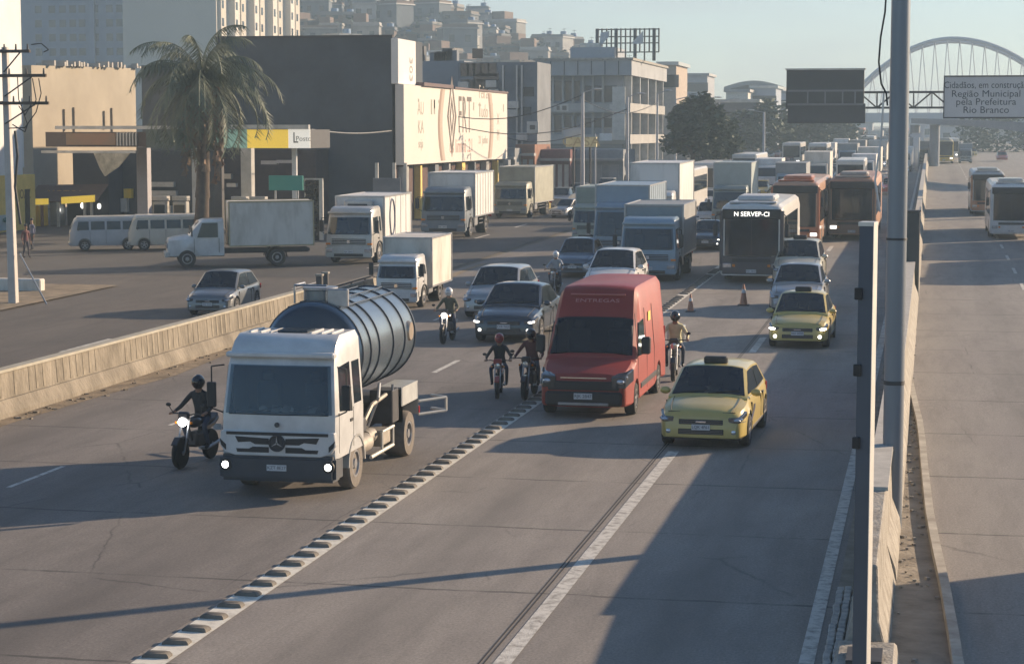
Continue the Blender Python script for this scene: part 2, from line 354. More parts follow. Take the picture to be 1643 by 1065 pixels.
# median wall
mw = empty('median_wall', 'tall concrete median wall ending beside the big grey pole', 'wall')
XW = -.72
wprof = [(XW-.34, -.05), (XW+.34, -.05), (XW+.3, .25), (XW+.17, .6), (XW+.13, 1.44), (XW-.13, 1.44), (XW-.17, .6), (XW-.3, .25)]
prism_y(wprof, 31.6, 420, 'wall', KERB, mw)
MB().loft([[(XW-.33, yy, -.04), (XW+.33, yy, -.04), (XW+.17, yy, .6), (XW+.14, yy, h_), (XW-.14, yy, h_), (XW-.17, yy, .6)] for yy, h_ in ((26.6, 1.33), (31.59, 1.44))]).build('sloped_end', KERB, mw, .02)
prism_y([(XW-.17, 1.44), (XW+.17, 1.44), (XW+.17, 1.5), (XW-.17, 1.5)], 31.6, 420, 'coping', mat('wall_coping', (.42, .4, .36), .85, 0, .25, 3), mw)
o = MB().loft([[(XW-.42, yy, -.02), (XW+.46, yy, -.02), (XW+.40, yy, .34), (XW-.34, yy, .34)] for yy in (14, 26.55)]).build('footing', KERB, mw, .03)
MB().box(XW-.2, XW+.24, 25.2, 25.9, .34, .42).box(XW-.1, XW+.2, 24.2, 24.6, .34, .37).build('drain_grate', DARK, mw)
# kerb of right carriageway
kb = MB(); ys = [10+3*i for i in range(130)]
kb.loft([[(XK(yy)-.02, yy, gz(yy)-.02), (XK(yy)+.16, yy, gz(yy)-.02), (XK(yy)+.14, yy, gz(yy)+.16), (XK(yy)+.0, yy, gz(yy)+.16)] for yy in ys])
kb.build('kerb', mat('kerb_light', (.42, .39, .33), .9, 0, .3, 2, c2=(.24, .21, .17)), smooth=False)['kind'] = 'structure'
mb = MB()
for i in range(160):
    yy = random.uniform(24, 75); s_ = random.uniform(.02, .06); mb.cbox((random.uniform(XW+.36, XK(yy)-.05), yy, gz(yy)+.07), (s_, s_*1.3, s_*.7), Matrix.Rotation(random.random()*3, 3, 'Z'))
mb.build('gravel', KERB, smooth=False)['kind'] = 'stuff'
# strip of cobbles on the near left foot of the wall
mb = MB()
for j in range(70):
    for i in range(3):
        x = -1.2+.12*i+random.uniform(-.01, .01); yy = 14+j*.24+.06*i; mb.cbox((x, yy, .04+.05), (.10, .2, .09), Matrix.Rotation(random.uniform(-.1, .1), 3, 'Z'))
mb.build('cobble_edging', mat('cobble', (.42, .40, .37), .85, 0, .35, 6, bump=.4), bevel=.012)['kind'] = 'stuff'
# ------------------------------------------------------------------ vehicles (front faces -Y, origin under the front bumper)
INTER = mat('interior_dark', (.035, .035, .038), .8, 0, .2, 3); SEAT = mat('seat_grey', (.09, .09, .095), .85, 0, .2, 5)
GREYBAR = mat('bar_grey', (.12, .12, .125), .3, .5, 0)
def lerp(a, b, t): return a+(b-a)*t
def interp(pts, y):
    if y <= pts[0][0]: return pts[0][1]
    for (a, za), (b, zb) in zip(pts, pts[1:]):
        if y <= b: return za+(zb-za)*(y-a)/(b-a)
    return pts[-1][1]
def wheel(parent, x, y, r, w, side, rimr=None, tyre=None, rm=None, truck=False, name='wheel'):
    rimr = rimr or r*.62; h = w/2*side
    o = MB().lathe([(rimr*.9, -h), (r*.93, -h), (r, -h*.7), (r, h*.7), (r*.93, h), (rimr*.98, h*1.0), (rimr*.9, h*.7)], (x, y, r), 'X', 28).build(name, tyre or RUBBER, parent)
    k = MB()
    if truck:
        k.lathe([(rimr*.97, h*.3), (rimr*.97, h*.98), (rimr*.82, h*.98), (rimr*.72, h*.35), (rimr*.4, h*.45), (rimr*.34, h*.95), (.001, h*.97)], (x, y, r), 'X', 22)
        for i in range(8): a = i*math.pi/4; k.ell((x+h*.5, y+math.cos(a)*rimr*.55, r+math.sin(a)*rimr*.55), (.03, .03, .03), 6, 4)
    else:
        k.lathe([(rimr*.96, h*.3), (rimr*.98, h*.96), (rimr*.88, h*.96), (rimr*.82, h*.4), (.001, h*.42)], (x, y, r), 'X', 22)
        for i in range(5):
            a = i*2*math.pi/5+.3; k.cbox((x+h*.8, y+math.cos(a)*rimr*.46, r+math.sin(a)*rimr*.46), (.03, rimr*.26, rimr*.9), Matrix.Rotation(a-math.pi/2, 3, 'X'))
        k.cyl((x+h*.6, y, r), (x+h*.95, y, r), rimr*.22, n=10)
    rr = k.build('rim', rm or RIM, o); return o
def plate(root, x, y, z, w=.40, h=.13, s='RJK 2B47'):
    o = B(x-w/2, x+w/2, y-.012, y, z-h/2, z+h/2).build('number_plate', PLATE, root)
    text('plate_text', s, h*.75, PLATETXT, o, (x, y-.014, z), ext=.001)
def car(name, label, cat, body, L=4.1, Wd=1.74, Ht=1.48, kind='hatch', lights=LAMP, taxi=False, band=None, group=None, detail=True, glass=GLASS, roof=None, roofmat=None, tall=0):
    r = empty(name, label, cat, group)
    w = Wd/2; fa = .82; ra = L-(.72 if kind == 'hatch' else .92); rw = .31
    belt = .92+tall; wsb, wst = 1.02, 1.78
    if kind == 'hatch': top = [(0, .60), (.05, .70), (.3, .80), (1.1, belt+.02), (2, belt+.02), (L-.35, belt+.06), (L-.06, belt+.02), (L, .8)]; gh = [(wsb-.1, belt), (wst, Ht), (2.5, Ht+.02), (L-.75, Ht-.03), (L-.18, belt+.1), (L-.12, belt)]
    elif kind == 'sedan': top = [(0, .58), (.05, .68), (.35, .79), (1.2, belt+.0), (2, belt), (L-.9, belt+.08), (L-.06, belt+.06), (L, .82)]; gh = [(wsb, belt), (wst+.1, Ht), (2.6, Ht+.01), (L-1.35, Ht-.05), (L-.75, belt+.09), (L-.6, belt)]
    else: top = [(0, .66), (.05, .8), (.25, .95), (1.1, belt+.04), (2, belt+.02), (L-.1, belt+.02), (L, .8)]; gh = [(wsb-.1, belt), (1.65, Ht), (2.5, Ht+.02), (L-.3, Ht-.03), (L-.06, belt+.1), (L-.03, belt)]
    def wy(y):
        a = 1.0
        if y < .7: a -= .13*((.7-y)/.7)**2
        if y > L-.6: a -= .10*((y-L+.6)/.6)**2
        return w*a
    def zb(y):
        for c in (fa, ra):
            d = abs(y-c)
            if d < rw+.07: return max(.24, rw+math.sqrt(max(0, (rw+.07)**2-d*d)))
        return .24
    ys = sorted(set([0, .03, .08, .16, .3, .45]+[c+k*.0635*1.0 for c in (fa, ra) for k in range(-6, 7)]+[1.3, 1.5, 1.8, 2.1, 2.4, 2.8, L-.3, L-.14, L-.05, L]))
    ys = [y for y in ys if 0 <= y <= L]; rings = []
    for y in ys:
        e = 0
        if y < .05: e = .06*(1-y/.05)
        if y > L-.05: e = .06*(y-L+.05)/.05
        W_ = wy(y)-e; zt = interp(top, y)-e*.3; za = zb(y); lo = .22+e*.5; m_ = min(zt-.1, za+.02 if za > .6 else .62)
        m_ = max(m_, za+.02)
        h = [(0, lo), (W_-.26, lo), (W_-.24, max(lo, za-.02)), (W_-.03, max(za, lo)), (W_-.005, max(za, lo)+.03), (W_, m_), (W_-.025, max(zt-.14, m_+.01)), (W_-.07, zt-.04), (W_-.17, zt), (W_*.45, zt+.035), (0, zt+.045)]
        rings.append([(x, y, z) for x, z in h]+[(-x, y, z) for x, z in h[-2:0:-1]])
    MB().loft(rings).build('body', body, r)
    tb = .15
    def gx(z): return w-.075-tb*max(0, (z-belt))/(Ht-belt)
    rings = []; we = wst-.03 if kind != 'sedan' else wst+.06
    gys = sorted(set([gh[0][0], gh[0][0]+.07, we, gh[0][0]+.2, wst-.3, wst-.1, wst+.06, 2.2, 2.5, 2.9, gh[-3][0]-.1, gh[-3][0]+.08, gh[-2][0]-.15, gh[-1][0]]+[p[0] for p in gh]))
    for y in gys:
        zt = interp(gh, y); x0 = gx(belt)-.01; x1 = gx(zt); q = min(.06, (zt-belt)*.5+.004)
        h = [(0, belt-.08), (x0, belt-.08), (gx(zt-q), zt-q), (x1-.05, zt-.01), (x1*.6, zt+.022), (0, zt+.03)]
        rings.append([(x, y, z) for x, z in h]+[(-x, y, z) for x, z in h[-2:0:-1]])
    n_ = len(rings[0]); dr_ = set(i*n_+j for i in range(len(gys)-1) if gys[i] >= gh[0][0]+.06 and gys[i+1] <= we+.001 for j in (3, 4, 5, 6))
    cabin = MB().loft(rings).drop(dr_).build('cabin', roofmat or body, r)
    x_ = gx(belt)-.06
    MB().box(-x_, x_, gh[0][0]+.16, 2.75, belt+.02, belt+.062).box(-x_+.1, x_-.1, 2.7, 2.75, belt+.05, Ht-.04).build('interior', INTER, r, smooth=False)
    k = MB()
    for s in (-1, 1): k.box(s*.36-.22, s*.36+.22, 2.15, 2.28, belt+.05, Ht-.26).box(s*.36-.11, s*.36+.11, 2.16, 2.25, Ht-.24, Ht-.1)
    k.build('front_seats', SEAT, r, .03); r.children  # two seats seen as one bench through the glass
    MB().lathe([(.17, -.012), (.19, 0), (.17, .012), (.155, 0)], (.36, 1.72, belt+.16), 'Y', 16).build('steering_wheel', BLACK, r)
    # windscreens follow the slope
    def screen(y0, y1, nm, off, drop=0):
        vs = []; n = 8; rows = 4
        for j in range(rows+1):
            t = j/rows; y = lerp(y0, y1, t); zt = interp(gh, y); hw = gx(zt)-.045
            for i in range(n+1):
                u = -1+2*i/n; x = hw*u; a = abs(x); x1 = gx(zt)
                cz = lerp(zt+.03, zt+.022, min(1, a/(x1*.6))) if a < x1*.6 else lerp(zt+.022, zt-.01, (a-x1*.6)/(x1*.4-.05+1e-6))
                vs.append((x, y, cz+off))
        fs = [(j*(n+1)+i, j*(n+1)+i+1, (j+1)*(n+1)+i+1, (j+1)*(n+1)+i) for j in range(rows) for i in range(n)]
        MB().add(vs, fs).build(nm, SEEG if nm == 'windscreen' else glass, r)
    screen(gh[0][0]+.07, wst-.03 if kind != 'sedan' else wst+.06, 'windscreen', .009)
    screen(gh[-3][0]+.06, gh[-2][0]-.03, 'rear_window', .009)
    for s in (-1, 1):
        yA, yB = gh[1][0], gh[-3][0]
        mid = (yA+yB)/2+.05
        zt = Ht-.09; zb_ = belt+.03
        yf = lerp(gh[0][0], gh[1][0], .2)+.1; yr = lerp(gh[-3][0], gh[-2][0], .8)-.05
        for poly in ([(yf, zb_+.02), (yA+.06, zt), (mid-.04, zt+.01), (mid-.04, zb_)], [(mid+.04, zb_), (mid+.04, zt+.01), (yB-.05, zt-.03), (yr, zb_+.03)]):
            MB().slab([(s*(gx(z)+.004), y, z) for y, z in poly], (-s*.02, 0, 0)).build('side_window', GLASS, r)
        if detail:
            k = MB()
            for yy in (1.15, mid, ra-.42 if kind != 'van' else ra-.5): k.box(s*(w-.06) if s > 0 else s*w-.004, s*w+.004 if s > 0 else s*(w-.06), yy-.006, yy+.006, .36, belt-.1)
            k.build('door_seam', BLACK, r)
            for yy in (mid-.25, ra-.5): B(min(s*(w-.03), s*(w+.015)), max(s*(w-.03), s*(w+.015)), yy-.09, yy+.09, .80, .835).build('door_handle', BLACK, r, .005)
            B(min(s*(w-.05), s*(w+.006)), max(s*(w-.05), s*(w+.006)), fa+.45, ra-.45, .27, .33).build('sill', BLACK, r, .01)
        MB().ell((s*(w+.05), 1.32, belt+.07), (.11, .06, .075), 10, 6).build('mirror', body, r)
        # lamps wrap round the corner
        hz = interp(top, .1)
        MB().loft([[(s*(wy(y)*k_+.006), y-.02 if k_ < .7 else y, z) for k_, z in ((1.0, hz-.04-zz), (1.0, hz-.13-zz), (.70 if y < .2 else .9, hz-.13-zz), (.70 if y < .2 else .9, hz-.03-zz))] for y, zz in ((.0, .05), (.14, .015), (.42, -.05))]).build('headlight', HOUS, r, .01)
        MB().ell((s*w*.82, .0, hz-.125), (.075, .05, .034), 10, 6).ell((s*(w*.90), .06, hz-.11), (.045, .07, .028), 8, 5).build('headlight_bulb', lights, r)
        MB().ell((s*(w*.74), .012, .36), (.06, .03, .05), 8, 5).build('fog_lamp', lights if lights is not LAMP else LAMP, r)
        B(min(s*w*.72, s*(w-.055)), max(s*w*.72, s*(w-.055)), L-.06, L+.005, belt-.2, belt-.02).build('tail_light', REDL, r, .01)
        wheel(r, s*(w-.10), fa, rw, .2, s); wheel(r, s*(w-.10), ra, rw, .2, s)
    if detail:
        k = MB()
        for s in (-1, 1):
            k.tube([(s*wy(y)*.76, y, interp(top, y)+.018) for y in (.12, .3, .6, .95)], .007, 4)
        k.tube([(x*w, .07+.10*abs(x)**3, interp(top, .1)+.012) for x in (-.76, -.5, -.2, .2, .5, .76)], .007, 4)
        k.build('bonnet_seam', BLACK, r)
        k = MB()
        for s in (-1, 1): k.tube([(s*(wy(.34)+.001), .36, .54), (s*(wy(.2)+.001), .2, .55), (s*(wy(.08)), .06, .56)], .007, 4)
        k.build('bumper_seam', BLACK, r)
        MB().tube([(-.55, gh[0][0]+.05, belt+.08), (.05, gh[0][0]+.16, belt+.13)], .01, 4).tube([(.0, gh[0][0]+.05, belt+.08), (.6, gh[0][0]+.16, belt+.13)], .01, 4).build('wiper', BLACK, r)
    B(-w*.5, w*.5, -.012, .06, .50, .60).build('grille', BLACK, r, .01)
    k = MB()
    for z in (.33, .36, .39, .53, .57): k.box(-w*.49, w*.49, -.018, -.008, z-.006, z+.006)
    k.build('grille_bar', GREYBAR, r)
    B(-w*.52, w*.52, -.004, .06, .30, .42).build('lower_grille', BLACK, r, .01)
    B(-.1, .1, -.03, .0, .54, .57).build('badge', CHROME, r, .005)
    plate(r, 0, -.016, .45, .36, .11, random.choice(['LQK 4F61', 'KXR 7A20', 'RIO 3C55', 'LMP 8D12']))
    MB().loft([[(x, y, .235) for x in (-w+.1, w-.1)]+[(x, y, .2) for x in (w-.1, -w+.1)] for y in (.12, L-.12)]).build('underbody', BLACK, r)
    if taxi:
        B(-.24, .24, 2.0, 2.2, Ht+.02, Ht+.17).build('taxi_sign', BLACK if taxi == 'dark' else WHITE, r, .03)
    if band:
        for s in (-1, 1):
            MB().slab([(s*(w+.0045), y, z) for y, z in ((.95, .52), (1.5, .74), (1.62, .74), (1.62, .66), (1.1, .45))], (-s*.004, 0, 0)).build('side_stripe', band, r)
    if roof == 'rack':
        for s in (-1, 1): MB().tube([(s*(w-.27), 1.9, Ht+.03), (s*(w-.27), 2, Ht+.08), (s*(w-.27), L-.9, Ht+.06), (s*(w-.27), L-.8, Ht+.0)], .02).build('roof_rail', STEEL, r)
    return r
def chassis(r, L, w, y0=1.6):
    for s in (-1, 1): B(min(s*.38, s*.46), max(s*.38, s*.46), y0, L-.1, .62, .84).build('frame_rail', DARK, r)
    k = MB(); y = y0+.3
    while y < L: k.box(-.38, .38, y, y+.07, .66, .8); y += .9
    k.build('cross_member', DARK, r)
def cab(r, body, Wd=2.3, h=2.6, Lc=1.7, lights=LAMP, z0=.55, tall=0, grille='slots', low=None, roofrise=.12, glassm=GLASS, front=None):
    """cab-over cab"""
    w = Wd/2; zs0 = 1.28+tall; zs1 = h-.34
    prof = [(z0, 0.02), (.9, 0), (zs0, .03), (zs1, .20), (h-.05, .34), (h+roofrise*.4, .48)]
    rings = []
    for z, yf in prof:
        e = 0 if z < zs0+.1 else .09*(z-zs0)/(h-zs0)
        W_ = w-e; rc = .13
        rings.append([(-W_, Lc, z), (-W_, yf+rc*1.3, z), (-W_+rc*.35, yf+rc*.4, z), (-W_+rc*1.3, yf+.02, z), (0, yf-.035, z), (W_-rc*1.3, yf+.02, z), (W_-rc*.35, yf+rc*.4, z), (W_, yf+rc*1.3, z), (W_, Lc, z)])
    W_ = w-.16; z = h+roofrise
    rings.append([(-W_, Lc-.03, z), (-W_, .85, z), (-W_, .8, z), (-W_+.1, .75, z), (0, .7, z), (W_-.1, .75, z), (W_, .8, z), (W_, .85, z), (W_, Lc-.03, z)])
    c = MB().loft(rings).drop({2*9+3, 2*9+4}).build('cab', body, r)
    xi = w-.17
    MB().box(-xi, xi, 1.15, 1.2, zs0-.3, zs1+.2).box(-xi, xi, .14, 1.2, zs0-.1, zs0-.04).box(-xi, -xi+.03, .3, 1.2, zs0-.1, zs1+.1).box(xi-.03, xi, .3, 1.2, zs0-.1, zs1+.1).box(-xi, xi, .34, 1.2, zs1+.03, zs1+.06).build('interior', INTER, r, smooth=False)
    MB().box(-xi*.9, xi*.9, .12, .32, zs0-.05, zs0+.06).build('dashboard', INTER, r, .03)
    for s in (-1, 1): MB().box(s*.5-.24, s*.5+.24, .95, 1.08, zs0-.05, zs0+.55).box(s*.5-.13, s*.5+.13, .96, 1.05, zs0+.57, zs0+.75).build('seat', SEAT, r, .04)
    MB().lathe([(.2, -.014), (.225, 0), (.2, .014), (.185, 0)], (.5, .48, zs0+.12), 'Y', 18).build('steering_wheel', BLACK, r)
    # windscreen, wrapped
    vs = []; n = 10; rows = 4
    for j in range(rows+1):
        t = j/rows; z = lerp(zs0+.02, zs1+.02, t); yf = interp([(a, b) for a, b in prof], z); e = .09*(z-zs0)/(h-zs0); hw = w-e-.10
        for i in range(n+1):
            u = -1+2*i/n; vs.append((hw*u, yf-.035*(1-abs(u))-.012+(.03*max(0, abs(u)-.86)/.14), z))
    fs = [(j*(n+1)+i, j*(n+1)+i+1, (j+1)*(n+1)+i+1, (j+1)*(n+1)+i) for j in range(rows) for i in range(n)]
    ws = MB().add(vs, fs).build('windscreen', SEEG, r)
    MB().tube([(-.5, -.04+.05, zs0+.05), (.15, -.0+.07, zs0+.20)], .012).tube([(.25, .01, zs0+.05), (.8, .08, zs0+.2)], .012).build('wiper', BLACK, r)
    if random.random() < .7:
        k = MB()
        for _ in range(3): x = random.uniform(-.7, .7)*w; k.slab([(x, .1, zs0+.05), (x+.16, .1, zs0+.05), (x+.2, .16, zs0+.16), (x+.02, .16, zs0+.18)], (0, .01, 0))
        k.build('dash_paper', OFFW, r, smooth=False)['kind'] = 'stuff'
    B(-w*.93, w*.93, prof[4][1]-.2, prof[4][1]+.04, h-.18, h-.07).build('sun_visor', front or body, r, .03)
    for s in (-1, 1):
        X = lambda z: s*(w-(0 if z < zs0+.1 else .09*(z-zs0)/(h-zs0))+.005)
        MB().slab([(X(z), y, z) for y, z in ((.26, zs0+.08), (.36, zs1-.02), (1.15, zs1+.02), (1.15, zs0-.02))], (-s*.03, 0, 0)).build('side_window', GLASS, r)
        MB().slab([(X(z), y, z) for y, z in ((1.3, zs0+.1), (1.3, zs1), (Lc-.12, zs1), (Lc-.12, zs0+.1))], (-s*.03, 0, 0)).build('quarter_window', GLASS, r) if Lc > 1.6 else None
        k = MB()
        for yy in (.2, 1.22): k.slab([(X(z), yy+(.1 if z > zs1-.1 and yy < 1 else 0), z) for z in (z0+.1, zs0+.05)]+[(X(z), yy+.015, z) for z in (zs0+.05, z0+.1)], (-s*.02, 0, 0))
        k.build('door_seam', BLACK, r)
        B(min(s*(w-.02), s*(w+.02)), max(s*(w-.02), s*(w+.02)), .98, 1.14, zs0-.22, zs0-.16).build('door_handle', BLACK, r)
        m_ = B(min(s*(w+.10), s*(w+.28)), max(s*(w+.10), s*(w+.28)), .02, .12, zs0+.12, zs0+.62).build('mirror', BLACK, r, .02)
        MB().tube([(s*(w-.03), .22, zs1), (s*(w+.19), .08, zs1-.02), (s*(w+.19), .08, zs0+.1), (s*(w-.02), .2, zs0+.0)], .016).build('mirror_arm', BLACK, m_)
    return c
def truck_front(r, Wd, lights, body, grille, low, z0=.3, big=False, bumper=None):
    w = Wd/2
    B(-w, w, -.06, .35, z0, .78).build('bumper', bumper or body, r, .05, seg=2)
    for s in (-1, 1):
        B(min(s*w*.68, s*(w-.05)), max(s*w*.68, s*(w-.05)), -.085, .05, .52, .68).build('headlight', lights, r, .02)
        B(min(s*(w-.22), s*(w-.02)), max(s*(w-.22), s*(w-.02)), -.02, .08, .84, .92).build('indicator', ORL, r, .01)
    B(-w*.62, w*.62, -.075, 0, z0+.04, z0+.16).build('lower_grille', BLACK, r, .01)
    plate(r, 0, -.09, z0+.24, .4, .13)
    if grille:
        B(-w*.72, w*.72, -.045, .03, .86, 1.1).build('grille', BLACK, r, .01)
        k = MB()
        for z in (.91, .98, 1.05): k.box(-w*.72, w*.72, -.06, -.03, z-.012, z+.012)
        k.build('grille_bar', body, r)
        MB().lathe([(.001, -.02), (.075, -.02), (.085, 0), (.085, .02)], (0, -.06, .98), 'Y', 16).build('badge', CHROME, r)
def mudguards(r, y, w, rw, m=BLACK):
    for s in (-1, 1):
        pts = [(math.cos(a)*(rw+.1), math.sin(a)*(rw+.1)) for a in [math.pi*i/8 for i in range(9)]]
        x0, x1 = s*(w-.42), s*(w+.005)
        MB().loft([[(min(x0, x1), y+c, rw+q) , (max(x0, x1), y+c, rw+q), (max(x0, x1), y+c*.93, rw+q*.93), (min(x0, x1), y+c*.93, rw+q*.93)] for c, q in pts]).build('mudguard', m, r)
def box_truck(name, label, body, boxm, Wd=2.3, cabh=2.5, L=7.0, bx0=1.85, bh=3.4, bz=.95, bw=None, lights=LAMP, boxfront=None, fridge=False, cat='truck', group=None, ribs=0, low=BLACK, nose=0, bumper=None, cargo=True, grille=True, logo=False):
    r = empty(name, label, cat, group); w = Wd/2; bw = (bw or Wd)/2; rw = .44
    cab(r, body, Wd-.1, cabh, 1.7, lights, z0=.5); truck_front(r, Wd-.1, lights, body, grille, low, bumper=bumper)
    chassis(r, L, w)
    fy = 1.15; ry = L-1.6
    for s in (-1, 1):
        wheel(r, s*(w-.17), fy, rw, .26, s, truck=True)
        wheel(r, s*(w-.27), ry, rw, .48, s, truck=True)
        B(min(s*(w-.5), s*(w-.1)), max(s*(w-.5), s*(w-.1)), 2.2, 3.0, .45, .95).build('fuel_tank', STEEL if s > 0 else DARK, r, .06)
        MB().tube([(s*(w-.08), 3.1, .55), (s*(w-.08), ry-.6, .55)], .03).tube([(s*(w-.08), 3.1, .75), (s*(w-.08), ry-.6, .75)], .03).build('side_guard', DARK, r)
        B(min(s*(bw-.3), s*(bw-.1)), max(s*(bw-.3), s*(bw-.1)), L-.04, L, .75, .87).build('tail_light', REDL, r)
    mudguards(r, fy, w-.0, rw); mudguards(r, ry, w-.02, rw)
    if cargo:
        b = B(-bw, bw, bx0, L, bz, bh).build('cargo_box', boxm, r, .025)
        e = .035
        k = MB()
        for x in (-bw, bw):
            for z in (bz, bh): k.box(x-e, x+e, bx0-.01, L+.01, z-e, z+e)
            for y in (bx0, L): k.box(x-e*1.02, x+e*1.02, y-e*1.02, y+e*1.02, bz-e*.9, bh+e*.9)
        for y in (bx0, L):
            for z in (bz, bh): k.box(-bw, bw, y-e*.96, y+e*.96, z-e*.96, z+e*.96)
        k.build('box_frame', STEEL if ribs >= 0 else boxm, b, smooth=False)
        if ribs:
            k = MB()
            for i in range(1, abs(ribs)):
                y = bx0+(L-bx0)*i/abs(ribs); B(bw, bw+.014, y-.02, y+.02, bz+.05, bh-.05).build('panel_rib', STEEL, b, smooth=False)
        if fridge:
            f = B(-.62, .62, bx0-.42, bx0-.01, bh-.85, bh-.15).build('cooling_unit', OFFW, r, .06)
            B(-.45, .45, bx0-.435, bx0-.42, bh-.72, bh-.3).build('vent_grille', DARK, f, .01)
        if logo:
            pts = [(bw+.004, bx0+1.3+math.cos(a)*.42, (bz+bh)/2+math.sin(a)*.8) for a in [i*math.pi/10 for i in range(21)]]
            MB().tube(pts, .05, 4).build('oval_logo', mat('logo_blue_grey', (.08, .1, .16), .6, 0, 0), b)
        if boxfront: B(-bw+.08, bw-.08, bx0-.012, bx0, bh-.62, bh-.1).build('box_front_panel', boxfront, b)
    return r
def van(name, label, body, group=None):
    L, w, h = 5.9, 1.02, 2.72; r = empty(name, label, 'van', group)
    top = [(0, .80), (.06, .95), (.35, 1.06), (.92, 1.22), (1.62, 2.06), (1.75, 2.24), (2.0, 2.56), (2.15, 2.68), (2.5, h), (L-.1, h), (L, h-.06)]
    fa, ra, rw = .98, 4.7, .35
    def zb(y):
        for c in (fa, ra):
            d = abs(y-c)
            if d < rw+.07: return max(.28, rw+math.sqrt(max(0, (rw+.07)**2-d*d)))
        return .28
    def wy(y): return w*(1-.12*((.8-y)/.8)**2) if y < .8 else w
    ys = sorted(set([0, .03, .08, .2, .35, .5, .99, 1.60, .95, 1.2, 1.5, 1.75, 1.9, 2.05, 2.2, 2.4, 3, 4, L-.1, L-.03, L]+[c+k*.07 for c in (fa, ra) for k in range(-6, 7)])); rings = []
    for y in ys:
        zt = interp(top, y); e = .05*(1-y/.04) if y < .04 else 0; W_ = wy(y)-e; za = zb(y); tum = lambda z: .11*max(0, (z-1.15))/1.3
        zm = max(.7, za+.02); zs = max(zm+.05, min(1.2, zt-.12))
        h_ = [(0, .26), (W_-.3, .26), (W_-.28, max(.27, za-.02)), (W_-.03, za), (W_, za+.04), (W_, zm), (W_-.01, zs), (W_-tum(zt)-.015, max(zs+.02, zt-.14)), (W_-tum(zt)-.10, zt-.02), (W_*.5, zt+.02), (0, zt+.03)]
        rings.append([(x, y, z) for x, z in h_]+[(-x, y, z) for x, z in h_[-2:0:-1]])
    n_ = len(rings[0]); dr_ = set(i*n_+j for i in range(len(ys)-1) if ys[i] >= .989 and ys[i+1] <= 1.601 for j in (8, 9, 10, 11))
    MB().loft(rings).drop(dr_).build('body', body, r)
    MB().box(-.86, .86, 1.08, 2.7, 1.12, 1.16).box(-.88, .88, 2.65, 2.7, 1.1, 2.5).box(-.86, -.83, 1.3, 2.7, 1.1, 1.9).box(.83, .86, 1.3, 2.7, 1.1, 1.9).build('interior', INTER, r, smooth=False)
    for s in (-1, 1): MB().box(s*.45-.25, s*.45+.25, 2.1, 2.25, 1.15, 1.75).box(s*.45-.13, s*.45+.13, 2.12, 2.22, 1.77, 1.95).build('seat', SEAT, r, .04)
    MB().lathe([(.18, -.014), (.2, 0), (.18, .014), (.165, 0)], (.45, 1.55, 1.34), 'Y', 18).build('steering_wheel', BLACK, r)
    MB().box(-.5, -.2, 1.14, 1.22, 1.19, 1.24).box(.05, .3, 1.14, 1.2, 1.19, 1.25).build('dash_paper', OFFW, r, .01)
    vs = []; n = 8
    for j in range(6):
        y = lerp(.99, 1.60, j/5); zt = interp(top, y); hw = wy(y)-.11*max(0, zt-1.15)/1.3-.085
        for i in range(n+1): u = -1+2*i/n; vs.append((hw*u, y, zt+.037-.012*abs(u)-(.035*max(0, abs(u)-.8)/.2)+.006))
    MB().add(vs, [(j*(n+1)+i, j*(n+1)+i+1, (j+1)*(n+1)+i+1, (j+1)*(n+1)+i) for j in range(5) for i in range(n)]).build('windscreen', SEEG, r)
    B(-.62, .62, 1.93, 2.02, 2.52, 2.555).build('roof_light_bar', mat('faded_red', (.45, .13, .11), .5, 0, .1), r, .01)
    B(-.5, .5, 1.0, 1.1, 1.30, 1.32).build('wiper', BLACK, r)
    RL = text('roof_text', 'ENTREGAS', .13, mat('pale_red', (.5, .2, .18), .6, 0, 0), r, (0, 1.86, 2.41), rot=(R(52), 0, 0), ext=.002, wscale=1.6)
    for s in (-1, 1):
        X = lambda z: s*(w-.11*max(0, (z-1.15))/1.3+.004)
        MB().slab([(X(z), y, z) for y, z in ((1.25, 1.25), (1.68, 1.95), (2.45, 1.98), (2.45, 1.2))], (-s*.03, 0, 0)).build('side_window', GLASS, r)
        k = MB()
        for yy in (1.2, 2.66, 3.9): k.slab([(X(z), yy, z) for z in (.4, 1.2, 2.2)][:3]+[(X(z), yy+.016, z) for z in (2.2, 1.2, .4)], (-s*.01, 0, 0))
        k.build('door_seam', BLACK, r)
        m = B(min(s*(w+.06), s*(w+.26)), max(s*(w+.06), s*(w+.26)), 1.2, 1.34, 1.3, 1.68).build('mirror', BLACK, r, .03)
        MB().loft([[(s*(wy(y)*k_+.01), y-(.03 if k_ < .9 else 0), z) for k_, z in ((1.0, 1.0+zz), (1.0, .72+zz), (kk, .74+zz), (kk, .98+zz))] for y, zz, kk in ((.0, -.06, .66), (.2, .0, .66), (.55, .06, .93))]).build('headlight', HOUS, r, .02)
        MB().ell((s*.80, -.01, .82), (.09, .05, .055), 10, 6).ell((s*.90, .12, .90), (.06, .08, .05), 8, 5).build('headlight_bulb', LAMP, r)
        B(min(s*.62, s*.82), max(s*.62, s*.82), -.03, .1, .42, .54).build('fog_lamp', LAMP, r, .02)
        wheel(r, s*(w-.12), fa, rw, .23, s); wheel(r, s*(w-.12), ra, rw, .23, s)
        B(min(s*(w-.04), s*(w+.02)), max(s*(w-.04), s*(w+.02)), 1.6, 4.2, .5, .62).build('rubbing_strip', BLACK, r, .01)
        B(min(s*(w-.1), s*(w-.01)), max(s*(w-.1), s*(w-.01)), L-.06, L+.01, .9, 1.5).build('tail_light', REDL, r)
